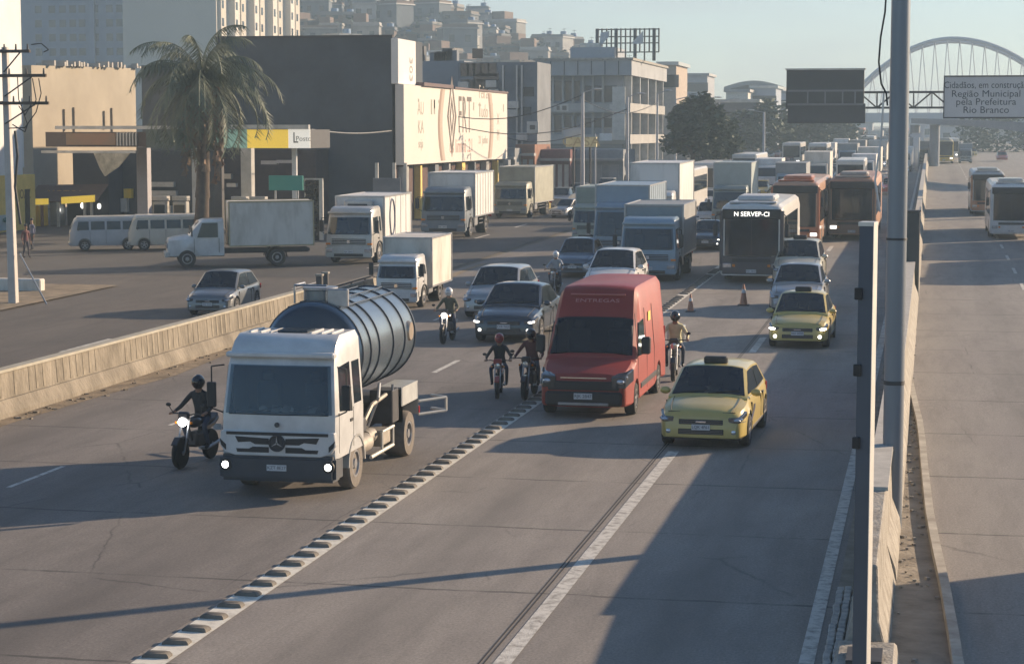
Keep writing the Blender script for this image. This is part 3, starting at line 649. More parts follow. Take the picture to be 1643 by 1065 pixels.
    MB().slab([(w+.0-.11*.7/1.3+.006, 3.2, 1.86), (w-.11*.7/1.3+.006, 3.55, 1.86), (w-.11*.9/1.3+.006, 3.65, 2.06), (w-.11*.9/1.3+.006, 3.3, 2.06)], (-.01, 0, 0)).build('side_emblem', mat('emblem_yellow', (.75, .6, .1), .5, 0, 0), r)
    B(-.78, .78, -.02, .1, .62, .82).build('grille', BLACK, r, .02); B(-.84, .84, -.05, .25, .28, .60).build('bumper', BLACK, r, .05)
    B(-.5, .5, -.03, .03, .88, .905).build('chrome_strip', CHROME, r)
    B(-.55, .55, -.06, -.02, .30, .36).build('skid_strip', STEEL, r, .01)
    plate(r, 0, -.065, .5); return r
def bus(name, label, front, sidec, L=12.5, Wd=2.55, h=3.3, display=None, roofc=None, lights=LAMP, group=None, lower=None, glassy=.62, big_glass=False, ac=True, displit=True, sidelow=None):
    r = empty(name, label, 'bus', group); w = Wd/2
    prof = [(0, h*.55), (.04, h*.75), (.10, h*.88), (.25, h*.96), (.6, h), (L-.2, h), (L, h-.1)]; rings = []
    for y in (0, .03, .08, .15, .3, .6, 1.5, L/2, L-.3, L-.08, L):
        zt = interp([(0, h-.32), (.05, h-.18), (.15, h-.08), (.4, h), (L-.3, h), (L, h-.12)], y); k = .10*((.3-y)/.3)**2 if y < .3 else 0
        W_ = w-k
        hh = [(0, .32), (W_-.05, .32), (W_, .4), (W_, 1.1), (W_-.02, zt-.35), (W_-.07, zt-.14), (W_-.22, zt-.02), (0, zt+.03)]
        rings.append([(x, y, z) for x, z in hh]+[(-x, y, z) for x, z in hh[-2:0:-1]])
    MB().loft(rings).build('body', sidec, r)
    # front mask
    n = 10; vs = []; zr = [.38, .9, 1.15, 2.0, h-.34]
    B(-w+.1, w-.1, -.03, .06, .36, 1.12).build('front_panel', front, r, .04)
    gl = []
    for j, z in enumerate([1.12, 1.6, 2.1, h-.62]):
        for i in range(n+1): u = -1+2*i/n; gl.append(((w-.07)*u, -.045+.07*abs(u)**5, z))
    MB().add(gl, [(j*(n+1)+i, j*(n+1)+i+1, (j+1)*(n+1)+i+1, (j+1)*(n+1)+i) for j in range(3) for i in range(n)]).build('windscreen', GLASS, r)
    d = B(-w+.09, w-.09, -.035, .12, h-.62, h-.22).build('destination_box', BLACK, r, .03)
    if display: text('destination_text', display, .26, LAMPDIM if displit else mat('dull_text', (.5, .5, .45), .6), d, (0, -.04, h-.42), ext=.003, wscale=1.0)
    B(-.008, .008, -.055, 0, 1.12, h-.6).build('windscreen_divider', BLACK, r)
    for s in (-1, 1):
        B(min(s*w*.62, s*(w-.12)), max(s*w*.62, s*(w-.12)), -.05, .06, .62, .82).build('headlight', lights, r, .03)
        B(min(s*w*.5, s*w*.6), max(s*w*.5, s*w*.6), -.045, .05, .66, .78).build('indicator', ORL, r, .02)
        k = MB(); nwin = int((L-2)/1.35); 
        for i in range(nwin):
            y = .7+i*1.35
            MB().slab([(s*(w-.004-.0*z), yy, z) for yy, z in ((y, 1.35), (y, h-.55), (y+1.27, h-.55), (y+1.27, 1.35))], (s*.01, 0, 0)).build('side_window', GLASS, r)
        B(min(s*(w-.16), s*(w+.006)), max(s*(w-.16), s*(w+.006)), -.02, .30, .5, h-.28).build('front_corner', front, r, .03)
        m_ = B(min(s*(w+.06), s*(w+.24)), max(s*(w+.06), s*(w+.24)), -.28, -.18, h-1.3, h-.8).build('mirror', BLACK, r, .03)
        MB().tube([(s*(w-.1), .1, h-.35), (s*(w+.15), -.23, h-.5), (s*(w+.15), -.23, h-.85)], .02).build('mirror_arm', BLACK, m_)
        for y in (2.6, L-3.2): wheel(r, s*(w-.16), y, .48, .28, s, truck=True); 
        for y in (2.6, L-3.2): MB().lathe([(.56, -.01*s), (.56, .006*s), (.3, .006*s)], (s*w, y, .5), 'X', 20).build('wheel_arch', BLACK, r)
        if sidelow: B(min(s*w, s*(w+.004)), max(s*w, s*(w+.004)), .4, L-.3, .55, 1.0).build('side_band', sidelow, r)
    MB().slab([(w+.006, yy, z) for yy, z in ((.35, .45), (.35, 2.4), (.62, 2.4), (.62, .45))], (.006, 0, 0)).build('door', GLASS, r)
    if ac: B(-w*.6, w*.6, 2.0, 4.6, h, h+.24).build('roof_unit', roofc or OFFW, r, .08); 
    B(-w*.75, w*.75, .35, .9, h, h+.07).build('roof_cap', roofc or OFFW, r, .03)
    plate(r, 0, -.06, .5); B(-w*.6, w*.6, -.045, 0, .86, 1.0).build('grille', BLACK, r)
    return r
def kombi(name, label, lower, upper, group=None):
    L, w, h = 4.5, .86, 1.95; r = empty(name, label, 'van', group)
    top = [(0, 1.05), (.06, 1.30), (.28, 1.8), (.5, h), (L-.35, h), (L-.08, 1.75), (L, 1.3)]; rings = []; fa, ra, rw = .85, 3.3, .32
    def zb(y):
        for c in (fa, ra):
            d = abs(y-c)
            if d < rw+.06: return max(.3, rw+math.sqrt(max(0, (rw+.06)**2-d*d)))
        return .3
    for y in sorted(set([0, .03, .1, .28, .4, .6, 1.5, 2.4, L-.35, L-.1, L]+[c+k*.065 for c in (fa, ra) for k in range(-6, 7)])):
        zt = interp(top, y); W_ = w-(.14*((.4-y)/.4)**2 if y < .4 else 0)-(.1*((y-L+.4)/.4)**2 if y > L-.4 else 0); za = zb(y)
        hh = [(0, .28), (W_-.25, .28), (W_-.24, max(.29, za-.02)), (W_-.02, za), (W_, za+.04), (W_, max(.75, za+.06)), (W_-.02, max(.8, min(1.12, zt-.1))), (W_-.09, max(.85, zt-.14)), (W_-.22, zt-.01), (0, zt+.04)]
        rings.append([(x, y, z) for x, z in hh]+[(-x, y, z) for x, z in hh[-2:0:-1]])
    MB().loft(rings).build('body', lower, r)
    MB().loft([[(x, y, z) for x, z in ((-w+.12, h-.16), (-w+.2, h+.0), (0, h+.055), (w-.2, h+.0), (w-.12, h-.16))] for y in (.42, .5, L-.4, L-.3)]).build('roof', upper, r)
    MB().slab([(-w+.2, .055, 1.26), (w-.2, .055, 1.26), (w-.24, .27, 1.74), (-w+.24, .27, 1.74)], (0, -.02, .0)).build('windscreen', GLASS, r)
    for s in (-1, 1):
        X = lambda z: s*(w-.02-.07*(z-1.1)/.75+.006)
        for y0, y1 in ((.42, 1.1), (1.22, 2.0), (2.12, 2.9), (3.02, 3.85)):
            MB().slab([(X(z), y, z) for y, z in ((y0, 1.2), (y0+(.1 if y0 < .5 else 0), 1.68), (y1, 1.68), (y1, 1.2))], (-s*.02, 0, 0)).build('side_window', GLASS, r)
        MB().ell((s*.55, .02, .82), (.1, .04, .1), 10, 6).build('headlight', LAMP, r)
        MB().ell((s*(w+.08), .5, 1.25), (.06, .04, .1), 8, 5).build('mirror', BLACK, r)
        for y in (fa, ra): wheel(r, s*(w-.1), y, rw, .18, s)
        k = MB()
        for yy in (1.16, 2.06): k.box(min(s*(w-.02), s*(w+.003)), max(s*(w-.02), s*(w+.003)), yy-.008, yy+.008, .4, 1.15)
        k.build('door_seam', BLACK, r)
    B(-w+.02, w-.02, -.08, .05, .36, .5).build('bumper', OFFW, r, .02); B(-w+.02, w-.02, L-.03, L+.08, .36, .5).build('bumper', OFFW, r, .02)
    return r
# ------------------------------------------------------------------ tank truck
def tanker():
    r = empty('tank_truck', 'white tank truck with a round blue steel tank, nearest vehicle on the expressway', 'tank truck')
    Wd = 2.42; w = Wd/2; L = 7.2
    cab(r, WHITE, Wd-.04, 2.93, 1.95, LAMPON, z0=.80, roofrise=.24, tall=.36)
    low = mat('bumper_grey', (.05, .055, .065), .6, 0, .2, 3)
    B(-w+.02, w-.02, -.10, .5, .34, .86).build('bumper', low, r, .07, seg=2)
    # white lower face with the two slotted grilles
    MB().loft([[(x, y, z) for x, z in ((-w+.05, 1.32), (-w+.02, 1.07), (-w+.12, .90), (-w*.72, .84), (w*.72, .84), (w-.12, .90), (w-.02, 1.07), (w-.05, 1.32))] for y in (-.055, .15)]).build('front_panel', WHITE, r, .015)
    GS = len(bpy.data.objects)
    MB().slab([(-w*.86, -.062, 1.13), (-w*.86, -.062, 1.19), (w*.86, -.062, 1.19), (w*.86, -.062, 1.13)], (0, .02, 0)).build('panel_seam', BLACK, r)
    for s in (-1, 1):
        MB().slab([(s*.17, -.064, 1.07), (s*.86, -.064, 1.10), (s*.80, -.064, .98), (s*.55, -.064, 1.0), (s*.45, -.064, .95), (s*.17, -.064, .95)], (0, .03, 0)).slab([(s*.17, -.064, .90), (s*.5, -.064, .90), (s*.58, -.064, .86), (s*.84, -.064, .86), (s*.82, -.064, .79), (s*.17, -.064, .79)], (0, .03, 0)).build('grille_slot', BLACK, r)
        MB().slab([(s*(w-.03), -.066, 1.05), (s*(w-.16), -.066, .93), (s*(w-.16), -.066, .82), (s*(w-.06), -.066, .92)], (0, .03, 0)).build('corner_slot', BLACK, r)
        h_ = MB().lathe([(.001, -.02), (.062, -.02), (.075, 0), (.075, .03)], (s*(w-.16), -.115, .66), 'Y', 16).build('headlight', LAMPON, r)
        MB().lathe([(.076, -.012), (.12, -.006), (.125, .04), (.07, .04)], (s*(w-.16), -.112, .66), 'Y', 18).build('headlight_ring', BLACK, h_)
    MB().lathe([(.001, -.005), (.125, -.005), (.145, -.03), (.165, -.03), (.17, .02)], (0, -.07, .98), 'Y', 24).build('badge', DARK, r)
    k = MB()
    for i in range(3): a = math.pi/2+i*2*math.pi/3; k.slab([(math.cos(a+.9)*.02, -.1, .98+math.sin(a+.9)*.02), (math.cos(a)*.14, -.1, .98+math.sin(a)*.14), (math.cos(a-.9)*.02, -.1, .98+math.sin(a-.9)*.02)], (0, .02, 0))
    k.build('badge_star', STEEL, r)
    MB().lathe([(.001, 0), (.05, 0), (.05, .02)], (0, -.07, 1.34), 'Y', 12).build('emblem', DARK, r)
    for o_ in bpy.data.objects:
        if o_.parent == r and o_.name.split('.')[0] in ('panel_seam', 'grille_slot', 'corner_slot', 'badge', 'badge_star', 'emblem'): o_.location.z += .12
    plate(r, 0, -.105, .62, .40, .12, 'KZT 8E27')
    # roof ribs and hatch
    k = MB()
    for i in range(-4, 5):
        if abs(i) < 2: continue
        k.cbox((i*.21, 1.3, 3.185), (.05, .85, .035))
    k.build('roof_rib', WHITE, r, .01)
    B(-.32, .32, 1.0, 1.55, 3.17, 3.22).build('roof_hatch', GLASS2, r, .02)
    # dash clutter behind glass
    for x, s_ in ((-.35, .09), (-.05, .1), (.2, .08)):
        MB().ell((x, .16, 1.74), (s_, .012, s_*.7), 8, 6).build('dash_paper', mat('paper', (.75, .75, .72), .8, 0, 0), r)
    # chassis
    for s in (-1, 1): B(min(s*.38, s*.47), max(s*.38, s*.47), 1.4, L, .72, .98).build('frame_rail', DARK, r)
    rw = .51
    for s in (-1, 1):
        wheel(r, s*(w-.17), 1.42, rw, .29, s, truck=True, tyre=DUSTY, rimr=.29)
        wheel(r, s*(w-.26), 5.65, rw, .52, s, truck=True, tyre=DUSTY, rimr=.29)
    for s in (-1, 1):
        pts = [(math.cos(a)*.62, math.sin(a)*.62) for a in [math.pi*i/10 for i in range(11)]]
        MB().loft([[(min(s*(w-.4), s*w), 1.42+c, rw+q*.98), (max(s*(w-.4), s*w), 1.42+c, rw+q*.98), (max(s*(w-.4), s*w), 1.42+c*.92, rw+q*.9), (min(s*(w-.4), s*w), 1.42+c*.92, rw+q*.9)] for c, q in pts]).build('front_mudguard', OFFW, r)
        # squared grey rear wheel housing
        MB().loft([[(min(s*(w-.5), s*(w+.03)), y, z), (max(s*(w-.5), s*(w+.03)), y, z), (max(s*(w-.5), s*(w+.03)), y, z-.05), (min(s*(w-.5), s*(w+.03)), y, z-.05)] for y, z in ((4.95, .9), (4.95, 1.62), (6.3, 1.62), (6.35, .9))]).build('rear_mudguard', mat('panel_grey', (.34, .35, .35), .6, .2, .2, 3), r)
        B(min(s*(w-.0), s*(w+.025)), max(s*(w-.0), s*(w+.025)), 4.9, 6.32, 1.2, 1.62).build('side_panel', MATS['panel_grey'], r, .01)
        B(min(s*(w-.55), s*(w-.04)), max(s*(w-.55), s*(w-.04)), 4.35, 4.9, .9, 1.62).build('tool_locker', DARK, r, .02)
        k = MB()
        k.cyl((s*(w-.26), 2.2, .72), (s*(w-.26), 2.9, .72), .2, n=16).cyl((s*(w-.3), 3.0, .78), (s*(w-.3), 3.5, .78), .16, n=14)
        k.build('air_tank', mat('dirty_steel', (.32, .29, .25), .6, .4, .35, 5), r)
        B(min(s*(w-.5), s*(w-.06)), max(s*(w-.5), s*(w-.06)), 3.55, 4.25, .52, .86).build('battery_box', MATS['dirty_steel'], r, .03)
        MB().tube([(s*(w-.02), 2.5, .46), (s*(w-.02), 4.3, .46)], .04).tube([(s*(w-.02), 3.4, .86), (s*(w-.02), 4.35, .86)], .035).tube([(s*(w-.02), 3.4, .46), (s*(w-.02), 3.4, .86)], .03).tube([(s*(w-.02), 4.3, .46), (s*(w-.02), 4.3, .86)], .03).build('side_guard', mat('pale_steel', (.5, .49, .45), .5, .3, .2, 5), r)
        MB().tube([(s*(w-.2), 2.1, .95), (s*(w-.1), 2.9, 1.5), (s*(w-.15), 4.2, 1.55)], .045).build('hose_pipe', MATS['dirty_steel'], r)
        # rear outriggers / hose trays
        MB().tube([(s*(w+.0), 6.5, .82), (s*(w+.52), 7.0, .86), (s*(w+.1), 7.3, .86)], .035).tube([(s*(w+.0), 6.5, 1.12), (s*(w+.52), 7.0, 1.16), (s*(w+.1), 7.3, 1.16)], .035).tube([(s*(w+.52), 7.0, .86), (s*(w+.52), 7.0, 1.16)], .03).build('step_rail', MATS['pale_steel'], r)
        B(min(s*.75, s*1.05), max(s*.75, s*1.05), L-.02, L+.05, .75, .92).build('tail_light', REDL, r)
    B(-w+.1, w-.1, 2.15, 2.5, 1.0, 1.3).build('pump_box', DARK, r, .04)
    B(-.5, .5, 2.2, 6.9, .98, 1.3).build('cradle', DARK, r)
    # tank
    tk = mat('tank_blue_steel', (.19, .235, .28), .26, .6, .25, 1.2)
    ty0, ty1, tz, tr = 2.35, 6.9, 2.62, 1.05
    t = MB().lathe([(.001, ty0-.22), (.45, ty0-.19), (.8, ty0-.11), (.98, ty0-.02), (tr, ty0+.06), (tr, ty1-.06), (.98, ty1+.02), (.8, ty1+.11), (.45, ty1+.19), (.001, ty1+.22)], (0, 0, tz), 'Y', 48).build('tank', tk, r)
    MB().lathe([(.001, ty0-.235), (.45, ty0-.205), (.8, ty0-.125), (.95, ty0-.045), (1.0, ty0)], (0, 0, tz), 'Y', 48).build('front_head', mat('head_dark', (.05, .065, .085), .4, .3, .2, 1), t)
    for y in (ty0+.1, ty0+.72, 3.75, 4.9, 5.9, ty1-.1): MB().lathe([(tr-.01, y-.024), (tr+.03, y-.024), (tr+.03, y+.024), (tr-.01, y+.024)], (0, 0, tz), 'Y', 48).build('band', mat('band_dark_blue', (.04, .055, .08), .45, .4, .2, 3), t)
    for a in (60, 75, 105, 120):
        x_, z_ = math.cos(R(a))*(tr+.03), tz+math.sin(R(a))*(tr+.03)
        MB().tube([(x_, ty0+.1, z_), (x_, ty1-.1, z_)], .017).build('top_rail', MATS['band_dark_blue'], t)
    m = MB().cyl((0, 2.95, tz+tr-.05), (0, 2.95, tz+tr+.22), .33, n=20).build('manhole', tk, t, .01)
    MB().cyl((0, 2.95, tz+tr+.22), (0, 2.95, tz+tr+.28), .37, n=20).build('manhole_lid', STEEL, m, .01)
    B(.28, .72, 2.5, 2.62, tz+.95, tz+tr+.27).build('splash_box', STEEL, t, .02)
    MB().tube([(-.45, 2.6, tz+1.0), (-.45, 2.6, tz+1.38), (.25, 2.6, tz+1.38)], .022).tube([(-.45, 3.3, tz+1.0), (-.45, 3.3, tz+1.38), (-.45, 2.6, tz+1.38)], .022).build('handrail', STEEL, t)
    MB().tube([(w-.1, 4.45, 1.1), (w-.06, 4.45, 1.75)], .03).tube([(w-.3, 3.3, 1.0), (w-.07, 3.3, 1.6), (w-.07, 3.4, 1.9)], .035).build('pipe', STEEL, r)
    MB().lathe([(.001, .06), (.2, .06), (.23, 0), (.23, -.05)], (tr-.02, 6.35, tz+.1), 'X', 20).build('sun_reflection', mat('sun_reflection_warm', (.5, .42, .34), .35, .6, .2, 3), t)  # raised warm disc stands in for sun reflected on the tank side
    return r
# ------------------------------------------------------------------ people (skin-grown continuous bodies) and motorcycles
def regional(me, mats, fn):
    for m in mats: me.materials.append(m)
    for p in me.polygons: p.material_index = fn(p.center); p.use_smooth = True
def skinned(name, verts, edges, radii, root=0, sub=1):
    me = bpy.data.meshes.new(name); me.from_pydata(verts, edges, []); o = bpy.data.objects.new(name, me); COL.objects.link(o)
    sk = o.modifiers.new('s', 'SKIN'); 
    if not me.skin_vertices: me.attributes  # layer is made with the modifier below
    if not me.skin_vertices:
        bm = bmesh.new(); bm.from_mesh(me); bm.verts.layers.skin.verify(); bm.to_mesh(me); bm.free()
    for i, rr in enumerate(radii):
        v = me.skin_vertices[0].data[i]; v.radius = rr if isinstance(rr, tuple) else (rr, rr); v.use_root = (i == root)
    if sub: sb_ = o.modifiers.new('u', 'SUBSURF'); sb_.levels = sub; sb_.render_levels = sub
    dg = bpy.context.evaluated_depsgraph_get(); m2 = bpy.data.meshes.new_from_object(o.evaluated_get(dg))
    bpy.data.objects.remove(o); m2.materials.clear(); o2 = bpy.data.objects.new(name, m2); COL.objects.link(o2); return o2
SKIN = mat('skin', (.28, .15, .09), .55, 0, .1, 8); DENIM = mat('denim', (.04, .055, .09), .85, 0, .25, 6, bump=.3)
def person(label, top, legs, pose='ride', helmet=None, hair=None, group=None, vest=None):
    r = empty('person', label, 'person', group)
    V = []; E = []; Rr = []
    def add(p, rad, par=None):
        V.append(p); Rr.append(rad); i = len(V)-1
        if par is not None: E.append((par, i))
        return i
    if pose == 'ride':
        hipz, hy = .90, .30
        pel = add((0, hy, hipz), (.15, .12)); sp = add((0, hy-.04, hipz+.2), (.145, .11), pel); ch = add((0, hy-.12, hipz+.42), (.17, .12), sp); nk = add((0, hy-.17, hipz+.58), .055, ch)
        hd = add((0, hy-.19, hipz+.68), (.075, .09), nk); ht = add((0, hy-.19, hipz+.79), (.075, .095), hd)
        for s in (-1, 1):
            sh = add((s*.18, hy-.13, hipz+.48), .062, ch); el = add((s*.34, hy-.30, hipz+.24), .045, sh); wr = add((s*.35, hy-.58, hipz+.17), .03, el); pa = add((s*.355, hy-.65, hipz+.165), (.032, .02), wr)
            for k in range(4):
                x = s*(.328+.018*k); a = add((x, hy-.70, hipz+.17), .0095, pa); b_ = add((x, hy-.725-.002*k, hipz+.155), .009, a); add((x, hy-.715, hipz+.13), .008, b_)
            t = add((s*.325, hy-.67, hipz+.145), .010, pa); add((s*.315, hy-.70, hipz+.135), .009, t)
            hp = add((s*.12, hy-.03, hipz-.03), .088, pel); kn = add((s*.23, hy-.42, hipz-.10), .06, hp); an = add((s*.21, hy-.20, .37), .042, kn); add((s*.21, hy-.34, .33), (.04, .035), an)
    else:
        pel = add((0, 0, .95), (.14, .1)); sp = add((0, 0, 1.12), (.13, .09), pel); ch = add((0, .01, 1.32), (.16, .1), sp); nk = add((0, 0, 1.48), .05, ch); hd = add((0, -.01, 1.57), (.07, .085), nk); add((0, -.01, 1.68), (.07, .09), hd)
        for s in (-1, 1):
            sh = add((s*.18, 0, 1.38), .055, ch); el = add((s*.24, .03, 1.1), .04, sh); wr = add((s*.25, -.06, .86), .028, el); pa = add((s*.25, -.08, .80), (.025, .035), wr)
            for k in range(4): a = add((s*.25, -.105+.02*k, .74), .0095, pa); add((s*.245, -.105+.02*k-.01, .70), .0085, a)
            t = add((s*.235, -.12, .78), .01, pa); add((s*.23, -.13, .745), .009, t)
            st = -.12 if s > 0 else .12
            hp = add((s*.09, 0, .9), .085, pel); kn = add((s*.1, st*.4-.03, .5), .055, hp); an = add((s*.1, st, .09), .038, kn); add((s*.1, st-.14, .04), (.036, .03), an)
    o = skinned('body', V, E, Rr); o.parent = r
    wrists = [Vector(V[i]) for i in range(len(V)) if False]
    if pose == 'ride':
        def fn(c):
            if c.z > .9+.56: return 2
            if abs(c.x) > .29 and c.y < -.26 and c.z > .9: return 2
            if c.z < .42: return 3
            return 1 if c.z < .93 and c.z < .97 else 0
    else:
        def fn(c):
            if c.z > 1.46 or (abs(c.x) > .2 and c.z < .88): return 2
            if c.z < .1: return 3
            return 1 if c.z < .93 else 0
    regional(o.data, [top, legs, SKIN, BLACK], fn)
    hz = 1.62 if pose == 'ride' else 1.66; hy_ = .11 if pose == 'ride' else 0
    if helmet:
        h_ = MB().ell((0, hy_, hz+.02), (.135, .155, .15), 18, 12).build('helmet', helmet, r)
        MB().add([((.118)*math.sin(R(a)), hy_-.150*math.cos(R(a)), z) for z in (hz-.03, hz+.07) for a in range(-60, 61, 15)], [(i, i+1, i+10, i+9) for i in range(8)]).build('visor', GLASS, h_)
    elif hair:
        MB().ell((0, hy_+.02, hz+.06), (.088, .10, .08), 12, 8).build('hair', hair, r)
        MB().ell((0, hy_-.10, hz-.02), (.014, .02, .02), 6, 4).build('nose', SKIN, r)
        for s in (-1, 1): MB().ell((s*.03, hy_-.088, hz+.01), (.010, .008, .006), 6, 4).build('eye', BLACK, r); MB().ell((s*.08, hy_, hz-.01), (.01, .02, .03), 6, 4).build('ear', SKIN, r)
    if vest: pass
    return r
def motorcycle(label, body, lit=LAMPON, cargo=None, group=None):
    r = empty('motorcycle', label, 'motorcycle', group)
    for nm, y in (('front_wheel', -.72), ('rear_wheel', .62)):
        o = MB().lathe([(.25, -.05), (.29, -.052), (.315, 0), (.29, .052), (.25, .05)], (0, y, .315), 'X', 28).build(nm, RUBBER, r)
        k = MB().lathe([(.235, -.02), (.255, -.02), (.255, .02), (.235, .02)], (0, y, .315), 'X', 24)
        for i in range(6): a = i*math.pi/3; k.tube([(0, y, .315), (0, y+math.cos(a)*.24, .315+math.sin(a)*.24)], .01)
        k.cyl((-.07, y, .315), (.07, y, .315), .045); k.build('rim', STEEL, o)
    MB().ell((0, -.08, .86), (.14, .26, .12), 14, 8).build('fuel_tank', body, r)
    MB().loft([[(-w_, y, z), (w_, y, z), (w_, y, z+.08), (-w_, y, z+.08)] for y, z, w_ in ((.08, .80, .09), (.3, .78, .13), (.6, .80, .12), (.85, .86, .08))]).build('seat', BLACK, r, .02)
    MB().loft([[(-w_, y, z), (w_, y, z), (w_, y, z+.1), (-w_, y, z+.1)] for y, z, w_ in ((.2, .62, .08), (.6, .68, .11), (.92, .78, .06))]).build('tail_cover', body, r, .02)
    B(-.13, .13, -.22, .2, .36, .66).build('engine', DARK, r, .05)
    MB().tube([(0, -.4, .86), (0, -.2, .5), (0, .1, .36), (0, .35, .5)], .03).tube([(0, .35, .5), (0, .62, .315)], .03).build('frame', DARK, r)
    MB().tube([(.12, -.1, .34), (.15, .2, .3), (.16, .8, .38)], .035, 10).build('exhaust', STEEL, r)
    MB().tube([(-.08, -.72, .315), (-.08, -.45, .98)], .022).tube([(.08, -.72, .315), (.08, -.45, .98)], .022).build('fork', STEEL, r)
    MB().loft([[(x, y, z) for x, z in ((-.07, z0), (.07, z0), (.06, z0+.03), (-.06, z0+.03))] for y, z0 in ((-1.0, .5), (-.85, .62), (-.6, .62), (-.45, .5))]).build('front_mudguard', body, r)
    hb = MB().tube([(-.38, -.38, 1.05), (-.2, -.44, 1.07), (0, -.46, 1.02), (.2, -.44, 1.07), (.38, -.38, 1.05)], .016).build('handlebar', DARK, r)
    for s in (-1, 1):
        MB().tube([(s*.3, -.40, 1.06), (s*.36, -.46, 1.2)], .008).ell((s*.38, -.46, 1.24), (.06, .015, .04), 8, 5).build('mirror', BLACK, hb)
        MB().ell((s*.17, -.56, .90), (.03, .04, .03), 6, 4).build('indicator', ORL, r)
    MB().lathe([(.001, -.05), (.075, -.04), (.09, 0), (.07, .08), (.001, .1)], (0, -.62, .92), 'Y', 14).build('headlight', lit, r)
    B(-.12, .12, -.60, -.5, .96, 1.12).build('cowl', body, r, .03)
    if cargo: B(-.24, .24, .62, 1.06, .92, 1.34).build('top_box', cargo, r, .03)
    B(-.09, .09, .95, .96, .55, .68).build('number_plate', PLATE, r)
    return r
# ------------------------------------------------------------------ placing traffic
def put(o, px, py, rz=0, sc=None, pw=None, width=None):
    p = P(px, py)
    if pw: 
        d = ray(px, py); depth = p.y*math.cos(PSI)+(-p.x)*math.sin(PSI); s_ = F0/depth; sc = (pw/(s_*width*math.cos(PSI))); sc = max(.8, min(1.25, sc))
    o.location = p; o.rotation_euler = (R(.54) if p.y > 70 else 0, 0, R(rz)); o.scale = (sc or 1,)*3
    return o
t = tanker(); put(t, 447, 799, rz=0, pw=196, width=2.42)
put(van('delivery_van', 'tall red delivery van with a dark windscreen, beside the tank truck', mat('van_red', (.27, .028, .017), .5, 0, .15, 1.2, coat=.12)), 936, 672, pw=150, width=2.04)
YEL = paint('taxi_yellow', (.50, .39, .12), .12, .3)
SILV = mat('silver_paint', (.30, .31, .32), .3, .4, .1, 2, coat=.5); GREY = mat('grey_paint', (.16, .17, .18), .3, .3, .1, 2, coat=.5); DBLUE = mat('blue_black_paint', (.035, .045, .06), .25, .2, .1, 2, coat=.6); WHT = WHITE
NAVY = mat('stripe_navy', (.02, .03, .08), .5, 0, 0)
put(car('taxi', 'yellow taxi hatchback nearest the camera, with a roof sign and dark side stripe', 'taxi', YEL, 4.15, 1.72, 1.44, 'hatch', taxi='dark', band=NAVY), 1124, 722, rz=-2, pw=141, width=1.72)
put(car('taxi', 'yellow taxi saloon with lit headlights at the front of the right lane queue', 'taxi', YEL, 4.4, 1.72, 1.47, 'sedan', lights=LAMPON, taxi='dark', band=NAVY), 1279, 560, rz=-1, pw=95, width=1.72)
put(car('car', 'silver saloon directly behind the yellow taxi saloon', 'car', SILV, 4.3, 1.72, 1.47, 'sedan'), 1276, 506, pw=86, width=1.72)
put(car('car', 'pale car with a small roof sign, third in the right lane queue', 'car', mat('pale_taxi', (.48, .46, .38), .3, .2, .1, 2, coat=.4), 4.3, 1.70, 1.5, 'hatch', taxi='dark'), 1277, 461, pw=78, width=1.7)
put(car('car', 'dark blue saloon with one bright headlight behind the motorcycles', 'car', DBLUE, 4.5, 1.78, 1.46, 'sedan', lights=LAMPDIM), 808, 551, rz=0, pw=105, width=1.78)
put(car('car', 'silver car mostly hidden behind the dark blue saloon', 'car', SILV, 4.3, 1.74, 1.5, 'hatch'), 783, 512, pw=88, width=1.74)
put(car('car', 'white hatchback seen over the roof of the red van', 'car', WHT, 4.0, 1.7, 1.50, 'hatch'), 974, 482, pw=86, width=1.7)
put(car('car', 'grey hatchback on the side road beyond the concrete barrier', 'car', GREY, 4.1, 1.74, 1.5, 'hatch'), 333, 508, rz=2, pw=76, width=1.74)
put(car('car', 'small blue grey hatchback left of the pale blue box truck', 'car', mat('blue_grey_paint', (.10, .13, .17), .3, .3, .1, 2, coat=.5), 3.8, 1.66, 1.5, 'hatch'), 918, 446, pw=64, width=1.66)
put(car('car', 'dark car with two dim headlights beside the dark bus', 'car', DBLUE, 4.2, 1.72, 1.45, 'sedan', lights=LAMPDIM), 1131, 402, pw=52, width=1.72)
put(car('car', 'white small van waiting beside the big white box truck', 'car', WHT, 4.2, 1.75, 1.8, 'van', tall=.1), 1132, 362, pw=34, width=1.75)
put(car('car', 'white hatchback behind the small white van', 'car', WHT, 4.0, 1.7, 1.5, 'hatch'), 1136, 334, pw=30, width=1.7)
put(car('car', 'grey white car parked by the striped shop front', 'car', SILV, 4.0, 1.7, 1.5, 'hatch'), 893, 350, rz=-20, pw=32, width=1.7)
# trucks
CREAMB = mat('cream_box', (.52, .49, .44), .6, 0, .2, 1.6, c2=(.30, .27, .22), lo=.3, hi=.5, stretch=(1, 1, .35)); GREYB = mat('grey_box', (.24, .25, .255), .6, .1, .2, 1); WBOX = mat('white_box', (.58, .58, .57), .5, 0, .12, 1.8, c2=(.36, .35, .33), lo=.28, hi=.48, stretch=(1, 1, .3))
put(box_truck('box_truck', 'small white truck with a cream cargo box right behind the tank truck', WHITE, CREAMB, Wd=1.9, cabh=2.1, L=5.6, bx0=1.95, bh=2.85, bz=.8, bw=2.1, ribs=0), 636, 496, pw=72, width=1.9)
put(box_truck('box_truck', 'white box truck with a cooling unit over its cab at the roadside', OFFW, WBOX, Wd=2.2, cabh=2.35, L=6.6, bh=2.85, fridge=True, bumper=OFFW, ribs=5, logo=True), 560, 424, pw=80, width=2.2)
